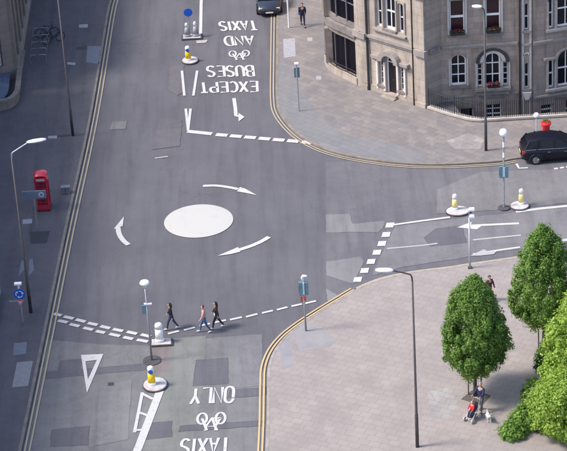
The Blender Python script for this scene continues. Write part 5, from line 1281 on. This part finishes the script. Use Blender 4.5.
def shrub(px, r, h, m, label, n=110, per=40):
    t = empty('shrub', G(*px, Z_KERB)); bm = bmesh.new()
    for k in range(6):
        a = k * 1.05; tube(bm, [(0, 0, -.05), (r * .3 * math.cos(a), r * .3 * math.sin(a), h * .5), (r * .6 * math.cos(a), r * .6 * math.sin(a), h * .85)], [.03, .02, .006], 5)
    link('stems', bm, M_BARK, t)
    cl = []
    for k in range(n):
        a = random.uniform(0, 2 * PI); e = random.random(); rr_ = r * math.sqrt(1 - e * e * .9) * random.uniform(.55, 1)
        cl.append((Vector((rr_ * math.cos(a) * random.uniform(.8, 1.25), rr_ * math.sin(a) * random.uniform(.8, 1.25), .12 + h * e * random.uniform(.5, 1.2))), random.uniform(.08, .17)))
    leaves('foliage', t, cl, per, .075, m, centre=(0, 0, h * .2)); tag(t, label, 'shrub', 'shrubs at the plaza edge'); return t
shrub((526, 424), .8, .8, L_MID, 'low green shrub at the paving edge right of the white dog')
shrub((512, 436), .55, .6, L_MID, 'small low shrub nearest the bottom edge by the paving')
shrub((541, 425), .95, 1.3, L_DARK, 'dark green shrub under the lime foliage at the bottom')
shrub((536, 402), .7, 1.1, L_MID, 'mid green shrub at the left fringe of the lime tree')
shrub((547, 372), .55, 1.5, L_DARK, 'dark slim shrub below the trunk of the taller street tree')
# tree pit, stakes
pit = [G(*q, Z_KERB) for q in ((461, 399.5), (472, 390.5), (491, 395.5), (482, 405.5))]
bm = bmesh.new(); c_ = sum(pit, Vector()) / 4; prism(bm, [(p.x - c_.x, p.y - c_.y) for p in pit], -.05, .012); o = link('tree_pit', bm, M_SOIL, loc=c_); tag(o, 'diamond shaped soil pit round the trunk of the staked tree', 'tree pit')
bm = bmesh.new()
for dx, dy, base_px, lb in ((-.32, .1, (475, 395.5), 'left wooden stake of the tree by the blue jacketed man'), (.32, -.05, (475, 395.5), 'right wooden stake of the tree by the blue jacketed man'), (-.25, .1, (543.5, 351), 'wooden stake left of the taller tree trunk'), (.25, 0, (543.5, 351), 'wooden stake right of the taller tree trunk')):
    b_ = bmesh.new(); tube(b_, [(0, 0, -.1), (0, 0, 1.75)], .035, 6); tube(b_, [(0, 0, 1.5), (-dx * .7, -dy * .7, 1.52)], .02, 5)
    o = link('tree_stake', b_, M_WOOD, loc=G(*base_px, Z_KERB) + Vector((dx, dy, 0))); tag(o, lb, 'tree stake', 'tree stakes')
bm.free()

# ================================================================== PEOPLE
def skin_mesh(name, verts, edges, radii, m, parent, sub=2, root=0, extra=None, mats=None):
    me = bpy.data.meshes.new(name + '_skel'); bm = bmesh.new(); lay = bm.verts.layers.skin.verify()
    vs = []
    for k, (v, r) in enumerate(zip(verts, radii)):
        q = bm.verts.new(v); q[lay].radius = r if isinstance(r, tuple) else (r, r); q[lay].use_root = (k == root); vs.append(q)
    for a, b in edges: bm.edges.new((vs[a], vs[b]))
    bm.to_mesh(me); bm.free()
    tmp = bpy.data.objects.new('tmp', me); COL.objects.link(tmp)
    md = tmp.modifiers.new('s', 'SKIN'); md.use_smooth_shade = True; sb = tmp.modifiers.new('u', 'SUBSURF'); sb.levels = sub
    dg = bpy.context.evaluated_depsgraph_get(); ev = tmp.evaluated_get(dg); out = bpy.data.meshes.new_from_object(ev)
    bpy.data.objects.remove(tmp); bpy.data.meshes.remove(me)
    if extra:
        bm = bmesh.new(); bm.from_mesh(out); extra(bm); bm.to_mesh(out); bm.free()
    out.materials.clear(); out.materials.append(m)
    for p_ in out.polygons: p_.use_smooth = True
    out.name = name; o = bpy.data.objects.new(name, out); COL.objects.link(o); o.parent = parent; return o
SKIN = mat('skin', (0.52, 0.31, 0.235), 0.55, var=0.06, scale=9)
def person(px, rz, h, label, pose, top, bottom, hair, shoes, hair_len=0.12, coat=False, hem=None, base=Z_KERB, bag=None, loc=None, bald=False, bare_legs=False):
    k = h / 1.75
    t = empty('person', loc if loc is not None else G(*px, base), rz)
    V_ = lambda *a: Vector(a) * k
    P = dict(pelvis=V_(0, 0, .93), spine=V_(.01, 0, 1.12), chest=V_(.02, 0, 1.32), neck=V_(.02, 0, 1.47), headb=V_(.035, 0, 1.55), headm=V_(.045, 0, 1.64), headt=V_(.03, 0, 1.71))
    for s, n_ in ((1, 'L'), (-1, 'R')):
        hipa, kneea = pose['leg' + n_]           # forward swing of thigh and shank (rad)
        hip = V_(0, s * .095, .90); knee = hip + V_(math.sin(hipa) * .43, s * .01, -math.cos(hipa) * .43); ank = knee + V_(math.sin(kneea) * .41, 0, -math.cos(kneea) * .41)
        toe = ank + V_(.17 * math.cos(max(0, -kneea) * .6), s * .02, -.05 - .12 * math.sin(max(0, -kneea) * .6))
        sh = V_(.01, s * .185, 1.40); ua, fa = pose['arm' + n_]
        el = sh + V_(math.sin(ua) * .28, s * .045, -math.cos(ua) * .28); wr = el + V_(math.sin(fa) * .25, s * -.01, -math.cos(fa) * .25); pl = wr + V_(math.sin(fa) * .08, s * -.005, -math.cos(fa) * .08)
        P.update({'hip' + n_: hip, 'knee' + n_: knee, 'ank' + n_: ank, 'toe' + n_: toe, 'sh' + n_: sh, 'el' + n_: el, 'wr' + n_: wr, 'pl' + n_: pl})
    low = min(P['ankL'].z, P['ankR'].z, P['toeL'].z + .03 * k, P['toeR'].z + .03 * k)
    dz = (.085 * k if not pose.get('sit') else 0) - low if not pose.get('sit') else pose['sit'] - P['pelvis'].z
    for n_ in P: P[n_] = P[n_] + Vector((0, 0, dz))
    R_ = dict(pelvis=(.13, .10), spine=(.125, .095), chest=(.15, .105), neck=.055, headb=.065, headm=(.085, .095), headt=.06, hip=.085, knee=.055, ank=.036, toe=.032, sh=.058, el=.040, wr=.027, pl=(.04, .02))
    def rad(n_, f=1.0, add=0.0):
        r = R_[n_ if n_ in R_ else n_[:-1]]; r = r if isinstance(r, tuple) else (r, r); return tuple((x * f + add) * k for x in r)
    def build(nm, names, edges, m, f=1.0, add=0.0, extra=None, over={}):
        idx = {n_: i for i, n_ in enumerate(names)}
        return skin_mesh(nm, [P[n_] for n_ in names], [(idx[a], idx[b]) for a, b in edges], [over.get(n_) or rad(n_, f, add) for n_ in names], m, t, extra=extra)
    core = [('pelvis', 'spine'), ('spine', 'chest'), ('chest', 'neck'), ('neck', 'headb'), ('headb', 'headm'), ('headm', 'headt')]
    limbs = []
    for n_ in 'LR': limbs += [('pelvis', 'hip' + n_), ('hip' + n_, 'knee' + n_), ('knee' + n_, 'ank' + n_), ('ank' + n_, 'toe' + n_), ('chest', 'sh' + n_), ('sh' + n_, 'el' + n_), ('el' + n_, 'wr' + n_), ('wr' + n_, 'pl' + n_)]
    names = ['pelvis', 'spine', 'chest', 'neck', 'headb', 'headm', 'headt'] + [a + n_ for n_ in 'LR' for a in ('hip', 'knee', 'ank', 'toe', 'sh', 'el', 'wr', 'pl')]
    def extra(bm):
        hm = P['headm']
        tube(bm, [hm + V_(.085, 0, .015), hm + V_(.112, 0, -.018), hm + V_(.085, 0, -.025)], [.008 * k, .014 * k, .008 * k], 6)
        for s in (-1, 1):
            tube(bm, [hm + V_(-.005, s * .082, .02), hm + V_(-.012, s * .097, .0), hm + V_(0, s * .085, -.028)], [.01 * k, .015 * k, .008 * k], 6)
        for s, n_ in ((1, 'L'), (-1, 'R')):
            wr, pl = P['wr' + n_], P['pl' + n_]; d = (pl - wr).normalized(); f_ = Vector((d.z, 0, -d.x)) * -1
            for q, ln in enumerate((.062, .072, .068, .052)):
                o_ = pl + f_ * (.026 - .017 * q) * k; tube(bm, [o_, o_ + d * ln * .5 * k + Vector((0, -s * .004, 0)) * k, o_ + d * ln * k + Vector((0, -s * .02, 0)) * k], [.009 * k, .0085 * k, .006 * k], 6)
            o_ = wr.lerp(pl, .4) + f_ * .024 * k; tube(bm, [o_, o_ + (f_ * .03 + d * .02) * k, o_ + (f_ * .038 + d * .05) * k], [.011 * k, .010 * k, .007 * k], 6)
    body = build('body', names, core + limbs, SKIN, extra=extra)
    # face: eyes and mouth as small darker pieces
    hm = P['headm']; bm = bmesh.new()
    for s in (-1, 1): lathe_pts = None; bmesh.ops.create_icosphere(bm, subdivisions=1, radius=.011 * k, matrix=Matrix.Translation(hm + V_(.083, s * .032, .012)))
    tube(bm, [hm + V_(.078, -.022, -.052), hm + V_(.088, 0, -.054), hm + V_(.078, .022, -.052)], .005 * k, 5)
    link('face_features', bm, mat('face_dark', (0.06, 0.025, 0.02), 0.5), body)
    # trousers
    if bottom:
        nm = ['pelvis', 'spine'] + [a + n_ for n_ in 'LR' for a in ('hip', 'knee', 'ank')]
        ed = [('pelvis', 'spine')] + [e for n_ in 'LR' for e in (('pelvis', 'hip' + n_), ('hip' + n_, 'knee' + n_), ('knee' + n_, 'ank' + n_))]
        build('trousers', nm, ed, bottom, 1.08, .008)
    nm = ['spine', 'pelvis', 'chest', 'neck'] + [a + n_ for n_ in 'LR' for a in ('sh', 'el', 'wr')]
    ed = [('spine', 'pelvis'), ('spine', 'chest'), ('chest', 'neck')] + [e for n_ in 'LR' for e in (('chest', 'sh' + n_), ('sh' + n_, 'el' + n_), ('el' + n_, 'wr' + n_))]
    over = {'neck': tuple(x * k for x in (.06, .06)), 'pelvis': tuple(x * k for x in ((.17, .135) if coat else (.15, .12)))}
    build('jacket' if coat else 'shirt', nm, ed, top, 1.12, .012, over=over)
    if hem:
        bm = bmesh.new(); pv = P['pelvis']; lathe(bm, [(.165 * k, pv.z - .10 * k), (.168 * k, pv.z - .02 * k), (.155 * k, pv.z + .10 * k)], 16, pv.x, pv.y, .82, 1); link('shirt_hem', bm, hem, t, smooth=True)
    # shoes
    bm = bmesh.new()
    for n_ in 'LR':
        a, b = P['ank' + n_], P['toe' + n_]; heel = a + (a - b).normalized() * .05 * k; heel.z = b.z + (a.z - b.z) * .25
        tube(bm, [heel, a.lerp(b, .25) + Vector((0, 0, -.02 * k)), a.lerp(b, .75), b + (b - a).normalized() * .03 * k], [.036 * k, .05 * k, .045 * k, .025 * k], 8)
    link('shoes', bm, shoes, t, smooth=True)
    # hair
    bm = bmesh.new(); hc = P['headm'] + V_(-.02, 0, .022)
    bmesh.ops.create_uvsphere(bm, u_segments=16, v_segments=10, radius=1, matrix=Matrix.Translation(hc) @ Matrix.Diagonal((.098 * k, .095 * k, .105 * k, 1)))
    kill = [v for v in bm.verts if (v.co - hc).x > .045 * k and (v.co - hc).z < .045 * k or ((v.co - hc).z < -.045 * k and hair_len < .2)]
    bmesh.ops.delete(bm, geom=kill, context='VERTS')
    if hair_len > .2: tube(bm, [hc + V_(-.05, 0, .02), hc + V_(-.08, 0, -.10), hc + V_(-.085, 0, -.10 - hair_len)], [.08 * k, .075 * k, .03 * k], 10)
    link('hair', bm, hair, t, smooth=True)
    if bag:
        bm = bmesh.new(); cs = P['chest']; box(bm, cs.x - .28 * k, cs.x - .14 * k, -.14 * k, .14 * k, cs.z - .28 * k, cs.z + .10 * k); bevel(bm, .04 * k); link('backpack', bm, bag, t)
    tag(t, label, 'person'); t['pose_note'] = 0; del t['pose_note']
    return t, P
C_ = lambda n_, c: mat('cloth_' + n_, c, 0.85, var=0.2, scale=14)
HD = mat('hair_dark', (0.02, 0.015, 0.013), 0.5, var=0.3, scale=20); HB = mat('hair_auburn', (0.13, 0.035, 0.03), 0.5, var=0.3, scale=20); HG = mat('hair_grey', (0.35, 0.31, 0.29), 0.6, var=0.2, scale=20)
SH_W = mat('shoes_pale', (0.5, 0.5, 0.52), 0.6); SH_D = mat('shoes_dark', (0.03, 0.03, 0.035), 0.6)
walk = dict(legL=(.42, .20), legR=(-.30, -.62), armL=(-.35, -.10), armR=(.30, .55))
walk2 = dict(legL=(-.30, -.55), legR=(.40, .22), armL=(.32, .6), armR=(-.3, -.05))
person((172, 329.5), PI - .15, 1.68, 'person in a black jacket and dark jeans striding by the white bollard', walk, C_('black', (0.012, 0.012, 0.018)), C_('indigo', (0.035, 0.04, 0.10)), HD, SH_W, hair_len=.22, coat=True, base=0.0)
person((205, 332.5), PI + .1, 1.72, 'person with dark red hair in a salmon top and blue jeans on the dashed line', walk2, C_('salmon', (0.60, 0.27, 0.22)), C_('jeans', (0.06, 0.11, 0.22)), HB, SH_W, coat=False, base=0.0)
person((217.5, 328.5), PI, 1.70, 'person with long black hair and black top with white hem, rightmost of three walkers', walk, C_('black2', (0.014, 0.014, 0.02)), C_('leggings', (0.02, 0.02, 0.03)), HD, SH_W, hair_len=.4, hem=C_('white', (0.7, 0.7, 0.75)), base=0.0)
person((489.5, 301), -PI / 2 + .5, 1.62, 'person in dark clothes with a maroon scarf beyond the first street tree', walk2, C_('maroon', (0.07, 0.02, 0.03)), C_('char', (0.02, 0.02, 0.03)), HD, SH_D, hair_len=.15, coat=True)
person((303, 26), -PI / 2, 1.75, 'person in navy clothes walking on the upper pavement at the top edge', walk, C_('navy2', (0.012, 0.018, 0.06)), C_('navy3', (0.015, 0.02, 0.05)), HD, SH_D, coat=True)
DIR = -PI * .72
pm = G(481, 412, Z_KERB)
person(None, DIR, 1.78, 'man in a navy jacket and pale shirt pushing a pushchair below the staked tree', dict(legL=(.22, .1), legR=(-.2, -.4), armL=(.5, 1.35), armR=(.5, 1.35)), C_('navy', (0.015, 0.022, 0.075)), C_('greytr', (0.09, 0.09, 0.11)), HG, SH_D, coat=True, loc=pm)
fdir = Vector((math.cos(DIR), math.sin(DIR), 0))
pc = pm + fdir * .78
# pushchair
t = tag(empty('pushchair', pc, DIR), 'pushchair with dark seat and pale wheels in front of the man in navy', 'pushchair')
bm = bmesh.new()
for s in (-.2, .2): tube(bm, [(-.42, s, 1.0), (-.28, s, .72), (.32, s, .14)], .015, 6); tube(bm, [(-.30, s, .14), (.05, s, .42), (.10, s, .52)], .015, 6)
tube(bm, [(-.42, -.2, 1.0), (-.46, 0, 1.02), (-.42, .2, 1.0)], .02, 6); link('frame', bm, M_GPOLE, t)
bm = bmesh.new(); tube(bm, [(-.25, 0, .85), (-.18, 0, .45), (.12, 0, .40), (.22, 0, .22)], [.16, .18, .17, .12], 8); link('seat', bm, C_('pushseat', (0.03, 0.03, 0.05)), t, smooth=True)
for x in (-.30, .34):
    for s in (-.24, .24):
        bm = bmesh.new(); lathe(bm, [(.04, -.02), (.12, -.025), (.13, 0), (.12, .025), (.04, .02)], 14); bmesh.ops.rotate(bm, verts=bm.verts, cent=(0, 0, 0), matrix=Matrix.Rotation(PI / 2, 3, 'X')); link('wheel', bm, mat('pale_wheel', (0.45, 0.43, 0.44), 0.6), t, loc=(x, s, .13))
bm = bmesh.new(); box(bm, -.2, .15, -.16, .16, .2, .3); bevel(bm, .04); link('basket', bm, C_('basket', (0.3, 0.28, 0.3)), t)
person(None, DIR, 1.08, 'small child in a bright red top sitting in the pushchair', dict(legL=(1.35, .35), legR=(1.3, .25), armL=(.5, 1.2), armR=(.45, 1.2), sit=.58), C_('red', (0.70, 0.015, 0.03)), C_('kid', (0.05, 0.05, 0.09)), HG, SH_W, loc=pc + Vector((0, 0, 0)))
# dog
t = tag(empty('dog', G(488.5, 421, Z_KERB), DIR + .8), 'small white dog standing beside the pushchair', 'dog')
M_DOG = mat('dog_white', (0.62, 0.60, 0.58), 0.9, var=0.12, scale=12)
v = [(0, 0, .34), (.16, 0, .35), (.26, 0, .44), (.33, 0, .53), (.43, 0, .50), (-.16, 0, .34), (-.24, 0, .36), (-.33, 0, .50),
     (.17, .07, .30), (.18, .07, .15), (.17, .07, .03), (.17, -.07, .30), (.14, -.07, .15), (.13, -.07, .03),
     (-.18, .07, .28), (-.14, .08, .18), (-.21, .08, .12), (-.19, .08, .03), (-.18, -.07, .28), (-.12, -.08, .18), (-.19, -.08, .12), (-.17, -.08, .03), (.205, .07, .02), (.165, -.07, .02), (-.155, .08, .02), (-.135, -.08, .02)]
e = [(0, 1), (1, 2), (2, 3), (3, 4), (0, 5), (5, 6), (6, 7), (1, 8), (8, 9), (9, 10), (1, 11), (11, 12), (12, 13), (5, 14), (14, 15), (15, 16), (16, 17), (5, 18), (18, 19), (19, 20), (20, 21), (10, 22), (13, 23), (17, 24), (21, 25)]
r = [.085, .10, .065, .065, .03, .085, .035, .015, .045, .026, .02, .045, .026, .02, .055, .035, .022, .02, .055, .035, .022, .02, .02, .02, .02, .02]
def dogx(bm):
    for s in (-1, 1): tube(bm, [(.31, s * .045, .575), (.30, s * .065, .62), (.30, s * .075, .56)], [.02, .022, .008], 6)
db = skin_mesh('body', v, e, r, M_DOG, t, extra=dogx)
bm = bmesh.new(); tube(bm, [(.235, 0, .47), (.265, 0, .43)], .07, 10); link('collar', bm, M_REDP, db)
bm = bmesh.new(); bmesh.ops.create_icosphere(bm, subdivisions=1, radius=.016, matrix=Matrix.Translation((.47, 0, .505)))
for s in (-1, 1): bmesh.ops.create_icosphere(bm, subdivisions=1, radius=.010, matrix=Matrix.Translation((.375, s * .045, .545)))
link('nose_and_eyes', bm, M_BLACK, db)
